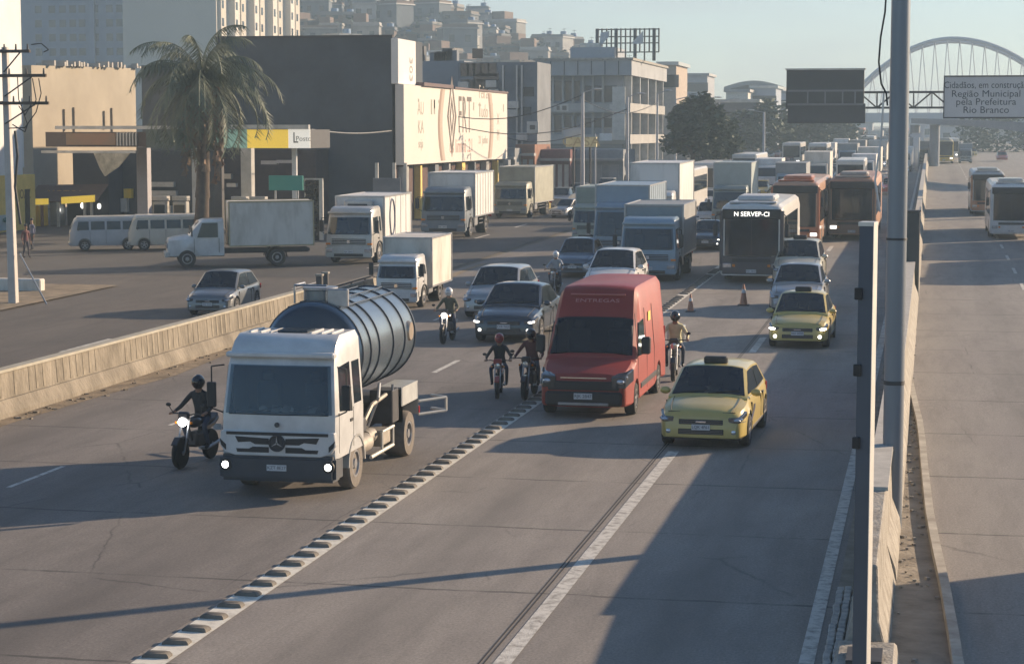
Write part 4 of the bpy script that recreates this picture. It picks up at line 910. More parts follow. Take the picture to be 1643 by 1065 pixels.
put(box_truck('box_truck', 'grey fronted box truck under the cream billboard', mat('truck_blue_grey', (.16, .19, .22), .4, 0, .15, 2), WBOX, Wd=2.3, cabh=2.3, L=6.2, bh=3.05, ribs=7), 711, 382, pw=78, width=2.3)
put(box_truck('box_truck', 'pale blue box truck with cab and small panel on the box front', mat('cab_pale_blue', (.22, .30, .37), .35, 0, .12, 2, coat=.4), GREYB, Wd=2.4, cabh=2.45, L=6.4, bh=3.0, boxfront=mat('panel_blue_grey', (.2, .25, .28), .5)), 1039, 452, pw=94, width=2.4)
put(box_truck('box_truck', 'tall pale blue truck whose cab stands behind the pale blue box truck', mat('cab_steel_blue', (.20, .27, .34), .4, 0, .12, 2), mat('box_steel_blue', (.22, .29, .36), .45, 0, .12, 1.5), Wd=2.5, cabh=2.7, L=7.2, bx0=1.2, bh=3.55, ribs=8), 992, 424, pw=86, width=2.5)
put(box_truck('box_truck', 'big white box truck, the tallest cargo box in the middle lanes', WHITE, WBOX, Wd=2.55, cabh=2.7, L=8.5, bh=4.2, bz=1.0), 1042, 396, pw=80, width=2.6)
put(box_truck('box_truck', 'white box truck with a grey green box front before the round tree', mat('cab_grey_green', (.2, .24, .24), .4, 0, .1), mat('box_pale_green', (.32, .37, .36), .5, 0, .15, 1.5), Wd=2.5, cabh=2.7, L=7.5, bh=4.3), 1170, 366, pw=60, width=2.55)
put(box_truck('box_truck', 'olive grey truck with a square body parked left of the striped shop front', mat('olive_cab', (.25, .25, .2), .5, 0, .2), mat('olive_box', (.30, .30, .24), .6, 0, .25, 1.5), Wd=2.5, cabh=2.3, L=7, bh=3.4), 818, 350, rz=-4, pw=58, width=2.5)
put(box_truck('box_truck', 'pale green box truck behind the tall pale blue truck', mat('cab_pale_green', (.3, .35, .32), .5, 0, .1), mat('box_sage', (.24, .29, .26), .6, 0, .2, 1.2), Wd=2.4, cabh=2.4, L=7.5, bh=3.6), 945, 388, pw=56, width=2.4)
# hooded truck seen from its side
def hooded():
    r = empty('box_truck', 'long nosed white truck with a cream cargo box, side on before the petrol station', 'truck'); w = 1.0
    rings = []
    for y, zt, W_ in ((0, 1.25, .8), (.06, 1.4, .88), (.5, 1.5, .95), (1.05, 1.56, .98), (1.3, 1.95, .97), (1.6, 2.25, .93), (1.8, 2.32, .92), (2.7, 2.34, .92), (2.75, 2.3, .92)):
        za = .55 if not .5 < y < 1.4 else .95
        hh = [(0, .5), (W_-.2, .5), (W_-.02, za), (W_, za+.1), (W_, min(zt-.1, 1.35)), (W_-.08, zt-.1), (W_-.2, zt), (0, zt+.03)]
        rings.append([(x, y, z) for x, z in hh]+[(-x, y, z) for x, z in hh[-2:0:-1]])
    MB().loft(rings).build('cab', WHITE, r)
    MB().slab([(-.74, 1.085, 1.62), (.74, 1.085, 1.62), (.70, 1.56, 2.22), (-.70, 1.56, 2.22)], (0, -.02, .03)).build('windscreen', GLASS, r)
    for s in (-1, 1):
        MB().slab([(s*.972, 1.45, 1.45), (s*.935, 1.7, 2.15), (s*.93, 2.45, 2.15), (s*.972, 2.45, 1.45)], (s*.012, 0, 0)).build('side_window', GLASS, r)
        B(min(s*.6, s*.86), max(s*.6, s*.86), -.03, .05, .95, 1.2).build('headlight', LAMP, r, .02)
        B(min(s*1.05, s*1.25), max(s*1.05, s*1.25), 1.15, 1.22, 1.5, 1.95).build('mirror', BLACK, r, .02)
        wheel(r, s*.88, .95, .42, .25, s, truck=True); wheel(r, s*.85, 5.3, .42, .46, s, truck=True)
        k = MB(); 
        for yy in (1.3, 2.5): k.box(min(s*.96, s*.985), max(s*.96, s*.985), yy-.01, yy+.01, .7, 1.4)
        k.build('door_seam', BLACK, r)
    B(-.95, .95, -.12, .1, .5, .75).build('bumper', OFFW, r, .03); B(-.5, .5, -.02, .05, .9, 1.25).build('grille', BLACK, r, .01); plate(r, 0, -.125, .62)
    chassis(r, 7.0, 1.0, 1.2)
    b = B(-1.15, 1.15, 3.0, 7.1, 1.0, 3.15).build('cargo_box', CREAMB, r, .02)
    k = MB()
    for x in (-1.15, 1.15):
        for z in (1.0, 3.15): k.box(x-.03, x+.03, 2.98, 7.12, z-.035, z+.035)
        for y in (3.0, 7.1): k.box(x-.032, x+.032, y-.032, y+.032, 1, 3.15)
    k.build('box_frame', mat('frame_ochre', (.4, .33, .2), .6, .2, .2), b, smooth=False)
    mudguards(r, 5.3, 1.0, .42); return r
put(hooded(), 268, 428, rz=-67, sc=1.0)
put(kombi('minibus', 'grey and white old minibus parked in front of the yellow shop', mat('kombi_grey', (.36, .38, .40), .5, 0, .15, 2), OFFW), 112, 402, rz=-66, sc=.95)
put(kombi('minibus', 'cream old minibus between the grey minibus and the long nosed truck', mat('kombi_cream', (.5, .47, .40), .5, 0, .15, 2), WHITE), 206, 401, rz=-66, sc=.98)
# buses
put(bus('bus', 'dark fronted city bus with a lit destination sign', mat('bus_dark', (.045, .05, .065), .3, .1, .1, 2, coat=.5), mat('bus_cream', (.58, .56, .52), .4, 0, .12, 2, coat=.3), 10.5, 2.55, 3.2, 'N SERVEP-CI', lights=LAMP, roofc=mat('bus_roof', (.45, .46, .47), .5, 0, .15)), 1205, 455, pw=102, width=2.6)
OR = mat('bus_orange', (.42, .13, .06), .4, 0, .15, 2, coat=.4)
put(bus('bus', 'orange bus with a big curved windscreen beside the dark bus', OR, mat('bus_tan', (.46, .25, .15), .4, 0, .15, 2, coat=.4), 14, 2.55, 3.5, '', lights=LAMPDIM, roofc=OR), 1275, 398, pw=76, width=2.55)
put(bus('bus', 'brown and grey bus following on the right of the orange bus', mat('bus_brown', (.20, .12, .08), .4, 0, .1), mat('bus_brown_side', (.38, .2, .12), .4, 0, .15, 2), 14, 2.55, 3.4, '', lights=LAMPDIM, roofc=mat('bus_roof_tan', (.3, .27, .24), .5)), 1366, 386, pw=74, width=2.55)
put(bus('bus', 'white city bus on the right carriageway cut by the photo edge', WHITE, mat('bus_white_side', (.6, .6, .58), .4, 0, .1, 2, coat=.3), 12, 2.5, 3.3, '', lights=LAMP), 1622, 384, pw=66, width=2.5)
put(bus('bus', 'orange and grey bus behind the white bus on the right carriageway', mat('bus_rust', (.36, .17, .09), .5, 0, .15), mat('bus_grey_side', (.35, .38, .4), .4, 0, .1), 12, 2.5, 3.3, '', lights=LAMP), 1584, 346, pw=52, width=2.5)
put(bus('bus', 'yellow bus far away on the right carriageway', mat('bus_yellow', (.6, .42, .08), .4, 0, .1), mat('bus_yellow_side', (.6, .5, .3), .4, 0, .1), 11, 2.5, 3.1, '', lights=LAMPDIM), 1514, 263, pw=30, width=2.5)
put(box_truck('box_truck', 'grey truck left of the far yellow bus', mat('far_grey_cab', (.2, .2, .2), .5), mat('far_grey_box', (.2, .2, .21), .5), Wd=2.4, L=7, bh=3.5), 1479, 263, pw=24, width=2.4)
put(box_truck('box_truck', 'blue grey truck right of the far yellow bus', mat('far_blue_cab', (.2, .25, .3), .5), mat('far_blue_box', (.2, .25, .3), .5), Wd=2.4, L=7, bh=3.5), 1549, 262, pw=20, width=2.4)
# unseen vehicles added outside the right of the frame to shade the right carriageway
o = box_truck('box_truck', 'unseen white box truck added to shade the right carriageway', WHITE, WBOX, L=9.5, bh=3.1); o.location = (8.0, 27.5, 0)
o = bus('bus', 'unseen white bus added to shade the right carriageway', WHITE, OFFW, 13, 2.5, 3.2, ''); o.location = (8.6, 97, gz(97)); o2 = copy_tree(o); o2.location = (8.4, 112, gz(112)); o2['label'] = 'second unseen white bus added to shade the right carriageway'
# motorcycles and riders
def rider(mc, pr, px, py, rz=0, sc=1.0):
    put(mc, px, py, rz, sc=sc); put(pr, px, py, rz, sc=sc)
    f = Matrix.Rotation(R(rz), 3, 'Z') @ Vector((0, .72*sc, 0)); mc.location += f; pr.location += f
JKT = mat('dark_jacket', (.03, .032, .035), .8, 0, .3, 5, bump=.4); HV = mat('pale_yellow_vest', (.6, .55, .32), .8, 0, .25, 5, bump=.4); MAR = mat('maroon_jacket', (.12, .03, .03), .8, 0, .3, 5)
HELB = mat('helmet_black', (.02, .02, .022), .2, 0, 0, coat=.5); HELW = mat('helmet_white', (.6, .6, .6), .25, 0, .1, coat=.5); BLKP = paint('bike_black', (.025, .025, .03)); REDP = paint('bike_red', (.3, .03, .03))
rider(motorcycle('black motorcycle with a bright headlight left of the tank truck', BLKP), person('person in dark clothes and helmet riding the motorcycle left of the tank truck', JKT, DENIM, helmet=HELB), 290, 752, -6, 1.04)
rider(motorcycle('dark red motorcycle between the tank truck and the red van', REDP, lit=LAMP), person('person in a dark jacket on the dark red motorcycle between tank truck and red van', JKT, DENIM, helmet=mat('helmet_red', (.3, .03, .03), .25, 0, .1, coat=.5)), 798, 640, 8, .92)
rider(motorcycle('black motorcycle close against the left side of the red van', BLKP, lit=LAMP), person('person in a maroon jacket riding against the left side of the red van', MAR, DENIM, helmet=HELB), 842, 642, 0, 1.0)
rider(motorcycle('motorcycle with a pale top box to the right of the red van', BLKP, lit=LAMP, cargo=OFFW), person('person in a pale yellow vest riding to the right of the red van', HV, DENIM, helmet=HELB), 1080, 612, 4, 1.06)
rider(motorcycle('motorcycle with a lit headlight at the corner of the cream box truck', BLKP), person('person riding the motorcycle at the corner of the cream box truck', mat('olive_jacket', (.07, .075, .05), .8, 0, .3, 5), DENIM, helmet=HELW), 711, 552, 0, 1.0)
rider(motorcycle('motorcycle left of the white hatchback roof behind the red van', BLKP, lit=LAMP), person('person in blue grey clothes on the motorcycle near the white hatchback roof', mat('grey_shirt', (.3, .34, .38), .8, 0, .2, 5), DENIM, helmet=HELW), 886, 474, 0, 1.0)
p = person('person in a dark red shirt walking by the yellow shop wall', mat('red_shirt', (.12, .04, .04), .8), mat('grey_trousers', (.06, .05, .06), .8), 'walk', hair=BLACK); put(p, 42, 414, 60)
p = person('person standing in the shop doorway beside the yellow pillar', mat('blue_shirt', (.12, .13, .2), .8), mat('dark_trousers', (.04, .04, .05), .8), 'walk', hair=BLACK); put(p, 52, 402, -30)
# traffic cones
def cone(label, px, py, sc=1):
    r = empty('traffic_cone', label, 'traffic cone'); B(-.2, .2, -.2, .2, 0, .04).build('base', BLACK, r, .01)
    c = MB().cyl((0, 0, .04), (0, 0, .75), .14, .03, 16).build('cone', mat('cone_orange', (.45, .2, .12), .6, 0, .2), r)
    MB().cyl((0, 0, .45), (0, 0, .58), .083, .062, 16, False).build('band', PLATE, c); put(r, px, py, sc=sc)
cone('traffic cone standing alone between the dark bus and the yellow taxi', 1193, 490, 1.1); cone('traffic cone behind the rider in the pale yellow vest', 1108, 500, .9)
# far queue of the same few kinds of vehicle
fars = []
protos = []
def farcar(c, i):
    r = empty('car', '', 'car', 'cars in the far traffic jam'); r['label'] = 'small distant car in the hazy traffic jam of the main carriageway'
    MB().loft([[(-.85+e, y, .25), (.85-e, y, .25), (.85-e, y, z), (-.85+e, y, z)] for y, z, e in ((0, .7, .05), (1, .95, 0), (3.9, 1.0, 0), (4.2, .8, .05))]).build('body', c, r)
    MB().loft([[(-.75+e, y, .95), (.75-e, y, .95), (.62-e, y, z), (-.62+e, y, z)] for y, z, e in ((1.0, .97, 0), (1.7, 1.45, 0), (3.2, 1.45, 0), (3.8, 1.0, 0))]).build('cabin', GLASS, r)
    MB().box(-.62, .62, 1.7, 3.2, 1.44, 1.5).build('roof', c, r)
    for s in (-1, 1): MB().ell((s*.62, 0, .62), (.13, .05, .08), 6, 4).build('headlight', LAMPDIM if i % 3 == 0 else LAMP, r)
    return r
def fartruck(c, b, i):
    r = empty('truck', 'distant box truck in the hazy traffic jam of the main carriageway', 'truck', 'trucks in the far traffic jam')
    MB().loft([[(-1.1, y, .5), (1.1, y, .5), (1.05, y, z), (-1.05, y, z)] for y, z in ((0, 1.4), (.1, 1.5), (.3, 2.4), (1.7, 2.5))]).build('cab', c, r)
    MB().slab([(-.95, .07, 1.5), (.95, .07, 1.5), (.9, .26, 2.25), (-.9, .26, 2.25)], (0, -.02, .02)).build('windscreen', GLASS, r)
    B(-1.25, 1.25, 1.8, 7.5, .9, 3.1+.25*(i % 3)).build('cargo_box', b, r); B(-1.1, 1.1, -.05, .1, .35, .75).build('bumper', DARK, r)
    for s in (-1, 1):
        for y in (1, 6.4): MB().lathe([(.3, -.12), (.45, -.12), (.45, .12), (.3, .12)], (s*1.0, y, .45), 'X', 12).build('wheel', RUBBER, r)
    return r
def farbus(c, i):
    r = empty('bus', 'distant bus in the hazy traffic jam of the main carriageway', 'bus', 'buses in the far traffic jam')
    B(-1.25, 1.25, 0, 12, .35, 3.3).build('body', c, r, .12); B(-1.12, 1.12, -.03, .1, 1.3, 2.9).build('windscreen', GLASS, r, .05)
    for s in (-1, 1): B(min(s*1.25, s*1.26), max(s*1.25, s*1.26), .8, 11.5, 1.6, 2.7).build('side_window', GLASS, r); B(min(s*.7, s*1.1), max(s*.7, s*1.1), -.05, 0, .7, .9).build('headlight', LAMPDIM, r)
    return r
fc = [farcar(c, i) for i, c in enumerate((WHITE, SILV, GREY, DBLUE, paint('far_red', (.3, .05, .04)), YEL))]
ft = [fartruck(c, b, i) for i, (c, b) in enumerate(((WHITE, WBOX), (MATS['cab_pale_blue'], GREYB), (OFFW, CREAMB)))]
fb = [farbus(c, i) for i, c in enumerate((MATS['bus_cream'], OR, MATS['bus_white_side']))]
for i, o in enumerate(fc): o['label'] = 'small distant %s car in the hazy traffic jam beyond the buses' % ('white', 'silver', 'grey', 'blue black', 'dark red', 'yellow')[i]
for i, o in enumerate(ft): o['label'] = 'distant %s box truck in the hazy traffic jam beyond the buses' % ('white', 'pale blue', 'cream')[i]
for i, o in enumerate(fb): o['label'] = 'distant %s bus in the hazy traffic jam beyond the near buses' % ('cream', 'orange', 'white')[i]
used = set()
def spawn(x, y):
    k = random.random(); lst = fc if k < .7 or x < -22 else ft if k < .86 else fb
    pr = random.choice(lst); first = pr.name not in used; used.add(pr.name)
    o = pr if first else copy_tree(pr)
    o.location = (x, y, gz(y)); o.rotation_euler = (R(.54), 0, R(random.uniform(-1, 1))); return 5 if lst is fc else 9 if lst is ft else 13
for lane, ystart in ((-3.4, 190), (-7.0, 172), (-11, 168), (-14.8, 160), (-18.6, 150), (-25, 165), (-29, 150)):
    y = ystart
    while y < 560:
        y += spawn(lane+random.uniform(-.3, .3), y)+random.uniform(2.5, 9)+max(0, y-300)*.04
for x, y in ((3.0, 330), (6.6, 350), (10.5, 320), (2.4, 400), (6.8, 420), (10, 440)): spawn(x, y)
for pr in fc+ft+fb:
    if pr.name not in used:
        for ch in list(pr.children_recursive): bpy.data.objects.remove(ch)
        bpy.data.objects.remove(pr)
# ------------------------------------------------------------------ buildings and street furniture
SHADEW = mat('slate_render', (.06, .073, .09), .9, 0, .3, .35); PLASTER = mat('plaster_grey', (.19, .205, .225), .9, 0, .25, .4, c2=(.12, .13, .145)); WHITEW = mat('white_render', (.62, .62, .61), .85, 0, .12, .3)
BEIGE = mat('beige_render', (.33, .29, .225), .9, 0, .15, .2, c2=(.26, .225, .17)); BRICK = mat('brick_red', (.24, .12, .08), .9, 0, .3, .8); WIN = mat('window_dark', (.03, .035, .045), .15, 0, .4, .5)
YELW = mat('yellow_paint_wall', (.72, .52, .15), .8, 0, .2, .8); YELB = mat('yellow_bright', (.75, .50, .04), .5, 0, .1, 1); GREENB = mat('green_fascia', (.22, .30, .24), .5, 0, .1, 1);
def added_glow(name, c, e):  # emission added to the fascia and awning edge in place of direct sun
    m = mat(name, c, .5, 0, 0); b = m.node_tree.nodes['Principled BSDF']; b.inputs['Emission Color'].default_value = (*c, 1); b.inputs['Emission Strength'].default_value = e; return m
GLOWY = added_glow('added_glow_yellow', (.75, .50, .06), .35); GLOWG = added_glow('added_glow_green', (.20, .33, .26), .3); GLOWW = added_glow('added_glow_cream', (.7, .66, .58), .4)
TEAL = mat('teal_sign', (.06, .30, .24), .5, 0, .08, 1)
SHUT = mat('roller_shutter', (.25, .26, .28), .6, .3, .2, 2, stretch=(.3, .3, 14)); ROOFM = mat('roof_metal', (.30, .30, .30), .6, .3, .25, 1)
def wins(root, face, coords, y_or_x, sgn, mg=WIN, fr=None, d=.06):
    """window panes: face 'Y' plane y=const (facing -Y) or 'X' plane x=const (facing +X); coords = (a0,a1,z0,z1)"""
    for a0, a1, z0, z1 in coords:
        if face == 'Y':
            f = None
            if fr: f = MB().box(a0-.08, a1+.08, y_or_x-d, y_or_x+.02, z0-.08, z0).box(a0-.08, a1+.08, y_or_x-d, y_or_x+.02, z1, z1+.08).box(a0-.08, a0, y_or_x-d, y_or_x+.02, z0, z1).box(a1, a1+.08, y_or_x-d, y_or_x+.02, z0, z1).build('window_frame', fr, root, smooth=False)
            B(a0, a1, y_or_x-.02, y_or_x+.03, z0, z1).build('window', mg, root, smooth=False)
        else: B(y_or_x-.03, y_or_x+.02, a0, a1, z0, z1).build('window', mg, root, smooth=False)
# dark building with the billboard; corner on pixel column 630
CY = 136.0; c0 = WY(629, 60, CY); CX = c0.x; zt = c0.z; g0 = gz(CY)
dk = empty('commercial_building', 'large building with a blank slate grey wall facing the camera, left of the cream billboard', 'building')
xl = WY(347, 66, CY).x
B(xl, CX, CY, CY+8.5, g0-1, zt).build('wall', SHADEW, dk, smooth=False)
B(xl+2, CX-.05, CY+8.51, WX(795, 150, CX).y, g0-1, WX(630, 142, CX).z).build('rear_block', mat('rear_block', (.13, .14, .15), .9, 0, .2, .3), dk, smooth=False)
B(WY(218, 100, CY).x, xl-.02, CY+1, CY+30, g0-1, WY(300, 104, CY).z).build('low_wing', mat('brown_render', (.12, .12, .115), .9, 0, .2, .3), dk, smooth=False)
B(xl-.1, CX+.05, CY-.08, CY+.3, zt, zt+.16).build('parapet', mat('dark_trim', (.05, .05, .055), .8), dk)
w2 = WX(795, 150, CX); yE = w2.y
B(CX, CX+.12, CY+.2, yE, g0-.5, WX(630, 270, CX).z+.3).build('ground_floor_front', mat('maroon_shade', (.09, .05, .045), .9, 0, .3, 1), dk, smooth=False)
for i in range(9):
    y = CY+1.0+i*4.4; B(CX+.12, CX+.6, y, y+(.5 if i % 2 else 1.1), gz(CY)-.5, WX(630, 268, CX).z).build('pillar', [OFFW, YELW, PLASTER][i % 3], dk, .02)
tp = WX(657, 65, CX)
tw = B(CX, CX+.5, CY-.3, WX(656, 100, CX).y, WX(630, 135, CX).z, zt-.1); tw = tw.build('sign_board', WHITEW, None, .03)
tag(tw, 'tall narrow white sign above the near end of the cream billboard', 'sign')
tt = text('sign_lettering', '303', 1.2, mat('faded_ink', (.3, .29, .27), .8, 0, 0), tw, (CX+.512, WX(648, 110, CX).y, WX(648, 112, CX).z), rot=(math.pi/2, math.pi/2, math.pi/2), ext=.005)
# billboard
bb = empty('billboard', 'large cream billboard with a diamond logo on the side of the slate grey building', 'billboard')
zA, zB_ = WX(630, 265, CX).z, WX(630, 136, CX).z; Y0, Y1 = CY-.4, WX(797, 200, CX).y
BBM = mat('billboard_cream', (.56, .52, .47), .7, 0, .06, .2)
B(CX+.3, CX+.9, Y0, Y1, zA, zB_).build('panel', BBM, bb, .02)
FX = CX+.905
for px in (687, 766):
    yy = WX(px, 200, CX).y
    pts = [(yy+.9*math.sin(t*math.pi)-.2, lerp(zA+.15, zB_-.1, t)) for t in [i/10 for i in range(11)]] if px < 700 else [(yy+.8*math.sin(t*math.pi)-.2, lerp(zA+.15, zB_-.1, t)) for t in [i/10 for i in range(11)]]
    if px < 700: pts = [(yy-(a-yy), z) for a, z in pts]
    for k, (off, wdt, mm) in enumerate(((0, .55, mat('ribbon_brown', (.26, .18, .14), .8, 0, .1, .4)), (.55, .8, mat('ribbon_tan', (.40, .32, .26), .8, 0, .1, .4)))):
        MB().loft([[(FX, a+off, z), (FX+.012, a+off, z), (FX+.012, a+off+wdt, z), (FX, a+off+wdt, z)] for a, z in pts]).build('ribbon', mm, bb)
INK = mat('billboard_ink', (.09, .07, .06), .7, 0, 0); INK2 = mat('billboard_pale_ink', (.26, .24, .20), .7, 0, 0); RX = (math.pi/2, 0, math.pi/2)
yc, zc = WX(706, 190, CX).y, WX(706, 187, CX).z
dm = MB()
for s1, s2, th in ((1.5, 3.0, .45), (.7, 1.5, .35)):
    for a, b in (((0, 1), (1, 0)), ((1, 0), (0, -1)), ((0, -1), (-1, 0)), ((-1, 0), (0, 1))):
        dm.slab([(FX, yc+a[0]*s1, zc+a[1]*s2), (FX, yc+b[0]*s1, zc+b[1]*s2), (FX, yc+b[0]*(s1-th), zc+b[1]*(s2-th*1.6)), (FX, yc+a[0]*(s1-th), zc+a[1]*(s2-th*1.6))], (.015, 0, 0))
dm.build('diamond_logo', INK, bb, smooth=False)
text('logo_lettering', 'FRT', 4.0, INK, bb, (FX, yc+4.4, zc), rot=RX, wscale=.7)
text('slogan', 'Feira\nTudo', 1.5, INK2, bb, (FX, yc+11, zc+1.2), rot=RX, wscale=1.1); text('small_text', '21 junho', .9, INK2, bb, (FX, yc+11, zc-1.8), rot=RX, wscale=1.1)
text('web_address', 'us limmi .21', 1.5, mat('ink_red_brown', (.3, .16, .13), .7, 0, 0), bb, (FX, WX(722, 232, CX).y, WX(722, 235, CX).z), rot=RX, wscale=1.1)
text('left_text', 'AU\nKA', 1.3, INK2, bb, (FX, WX(655, 190, CX).y, WX(655, 190, CX).z), rot=RX); text('left_small_text', 'seja', .9, INK2, bb, (FX, WX(655, 231, CX).y, WX(655, 231, CX).z), rot=RX); text('right_text', 'X\nM', 1.3, INK2, bb, (FX, WX(782, 210, CX).y, WX(782, 205, CX).z), rot=RX)
k = MB()
for i in range(11): yy = lerp(Y0+1.5, Y1-1.5, random.random()); k.box(FX, FX+.01, yy, yy+.3, zB_-1.6+random.uniform(-.4, .5), zB_-.9)
k.build('ink_drip', INK2, bb, smooth=False)['kind'] = 'stuff'
MB().box(CX+.2, CX+1.1, Y0+5, Y0+14, zB_, zB_+.25).box(CX+.2, CX+1.0, Y0+15, Y1, zB_, zB_+.15).build('top_beam', mat('beam_brown', (.12, .08, .08), .8), bb)
for px_, nm in ((640, 0), (655, 1)):
    pass
# white tower block at the left edge and its yellow ground floor
WXX = -57.5
wb = empty('white_building', 'white building at the left edge behind the power pole, yellow at street level', 'building')
ya = WX(-30, 300, WXX).y; yb_ = WX(37, 300, WXX).y; zy = WX(20, 281, WXX).z; gb = gz(yb_)
B(WXX-14, WXX, ya-30, yb_, zy, zy+32).build('upper_wall', WHITEW, wb, smooth=False)
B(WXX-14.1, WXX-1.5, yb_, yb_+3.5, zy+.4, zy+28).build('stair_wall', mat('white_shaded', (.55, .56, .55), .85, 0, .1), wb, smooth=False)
ys2 = WX(56, 340, WXX).y
B(WXX-14, WXX+.05, ya-30, ys2, gb-.6, zy-.01).build('yellow_wall', YELW, wb, smooth=False)
B(WXX+.05, WXX+.1, WX(-6, 380, WXX).y, WX(19, 380, WXX).y, gb+.1, WX(5, 345, WXX).z).build('shutter', mat('shutter_blue', (.36, .44, .46), .6, 0, .15, 1), wb)
cv = []
for i in range(14): t = i/13; cv.append((WXX+.12, lerp(WX(2, 380, WXX).y, WX(16, 380, WXX).y, .5+.45*math.sin(t*7)), lerp(gb+.5, WX(5, 350, WXX).z, t)))
MB().tube(cv, .1).build('graffiti', mat('graffiti_teal', (.02, .14, .13), .7, 0, 0), wb)
B(WXX+.05, WXX+.1, WX(40, 380, WXX).y, WX(47, 380, WXX).y, gb, gb+2.6).build('door', BLACK, wb)
text('shop_lettering', 'JOAZ', .85, mat('brown_ink', (.16, .08, .03), .8), wb, (WXX+.06, WX(38, 312, WXX).y, WX(38, 312, WXX).z), rot=RX, wscale=.9); text('shop_lettering', '1', 1.3, MATS['brown_ink'], wb, (WXX+.06, WX(8, 313, WXX).y, WX(8, 313, WXX).z), rot=RX)
# yellow pillar + awning shop, facing the camera
SY = ys2+3
sh = empty('shop', 'dark shop under a yellow edged awning behind the parked minibuses', 'shop')
xs0, xs1 = WY(57, 320, SY).x, WY(170, 320, SY).x; gs = gz(SY)
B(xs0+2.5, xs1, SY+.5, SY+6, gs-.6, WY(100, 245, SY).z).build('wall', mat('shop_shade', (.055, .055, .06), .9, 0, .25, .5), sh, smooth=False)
B(WY(54, 0+320, SY).x, WY(72, 320, SY).x, SY-.9, SY+.45, gs-.6, WY(60, 330, SY).z).build('yellow_pillar', YELB, sh)
za_ = WY(60, 328, SY).z
MB().slab([(xs0, SY-1.6, za_), (WY(92, 320, SY).x, SY-1.6, za_+.05), (WY(92, 320, SY).x, SY-1.6, za_+.45), (xs0, SY-1.6, za_+.4)], (0, .2, 0)).slab([(WY(114, 320, SY).x, SY-1.6, za_+.1), (WY(166, 320, SY).x, SY-1.6, za_+.25), (WY(166, 320, SY).x, SY-1.6, za_+.7), (WY(114, 320, SY).x, SY-1.6, za_+.55)], (0, .2, 0)).build('awning_edge', GLOWY, sh)
MB().slab([(xs0, SY-1.4, za_+.1), (xs1, SY-1.4, za_+.3), (xs1, SY+.5, za_+1.3), (xs0, SY+.5, za_+1.2)], (0, 0, .08)).build('awning', mat('awning_brown', (.09, .06, .045), .8), sh)
for i, px in enumerate((82, 108, 150, 161)): B(WY(px, 350, SY).x-.08, WY(px, 350, SY).x+.08, SY-1.5, SY-1.35, gs-.2, za_+.2).build('awning_post', OFFW if i else BRICK, sh)
B(WY(76, 350, SY).x, WY(100, 350, SY).x, SY+.4, SY+.52, gs, gs+2.7).build('shutter', SHUT, sh); B(WY(104, 350, SY).x, WY(150, 350, SY).x, SY+.4, SY+.52, gs, gs+2.6).build('open_front', BLACK, sh)
for px, py in ((132, 330), (159, 331), (94, 337)): MB().ell(tuple(WY(px, py, SY+.2)), (.14, .08, .2), 8, 6).build('lamp', LAMPDIM, sh)
text('awning_lettering', 'MOTOS', .6, mat('dull_yellow_ink', (.5, .3, .12), .6), sh, tuple(WY(104, 311, SY-.2)), wscale=1.2)
# beige warehouse, its long wall turned to the sun
bw_ = empty('warehouse', 'blank beige warehouse wall above the petrol station shop', 'building')
pa_ = WY(50, 105, 150); pb_ = WY(217, 110, 172)
d_ = Vector((pb_.x-pa_.x, pb_.y-pa_.y, 0)); nrm = Vector((d_.y, -d_.x, 0)).normalized()
zT = pa_.z; zT2 = pb_.z; bk = -nrm*16
MB().add([(pa_.x, pa_.y, 0), (pb_.x, pb_.y, 0), (pb_.x+bk.x, pb_.y+bk.y, 0), (pa_.x+bk.x, pa_.y+bk.y, 0), (pa_.x, pa_.y, zT), (pb_.x, pb_.y, zT2), (pb_.x+bk.x, pb_.y+bk.y, zT2), (pa_.x+bk.x, pa_.y+bk.y, zT)], [(0, 1, 5, 4), (1, 2, 6, 5), (2, 3, 7, 6), (3, 0, 4, 7), (4, 5, 6, 7)]).build('wall', BEIGE, bw_, smooth=False)
k = MB()
for i in range(24):
    t = random.random(); q = pa_+d_*t; hh = random.uniform(.15, .5); k.cbox((q.x, q.y, lerp(zT, zT2, t)+hh/2), (random.uniform(.3, 1.2), .3, hh))
k.build('roof_clutter', mat('clutter', (.35, .33, .3), .8, 0, .3), bw_)['kind'] = 'stuff'
for px in (96, 111, 160, 173):
    q = pa_+d_*((px-50)/167.); q2 = q+nrm*.05; k = MB(); k.cbox((q2.x, q2.y, WY(px, 193, q2.y).z), (.25, .25, random.uniform(1.4, 2.4)))
    k.build('drain_pipe', mat('pipe_brown', (.3, .26, .2), .9), bw_)
# petrol station
GY = 118.0; gg = gz(GY)
ps = empty('petrol_station', 'petrol station with a green and yellow canopy fascia and a white end panel', 'petrol station')
cz0, cz1 = WY(497, 238, GY).z, WY(497, 208, GY).z; X = lambda px: WY(px, 220, GY).x
B(X(235), X(497), GY, GY+4, cz0, cz1-.08).build('canopy', mat('canopy_grey', (.22, .22, .22), .7, 0, .1), ps, smooth=False)
B(X(235), X(345), GY-.08, GY, cz0, cz1).build('fascia_dark', mat('fascia_dark_green', (.10, .12, .10), .6, 0, .2), ps, smooth=False)
B(X(345), X(397), GY-.08, GY, cz0, cz1).build('fascia_green', GLOWG, ps, smooth=False)
B(X(397)+.01, X(463), GY-.081, GY, cz0, cz1).build('fascia_yellow', GLOWY, ps, smooth=False)
e_ = B(X(463)+.01, X(498), GY-.082, GY, cz0, cz1+.02).build('fascia_end', GLOWW, ps, smooth=False)
B(X(498)-.1, X(498)+.02, GY, GY+4, cz0, cz1).build('fascia_side', DARK, ps, smooth=False)
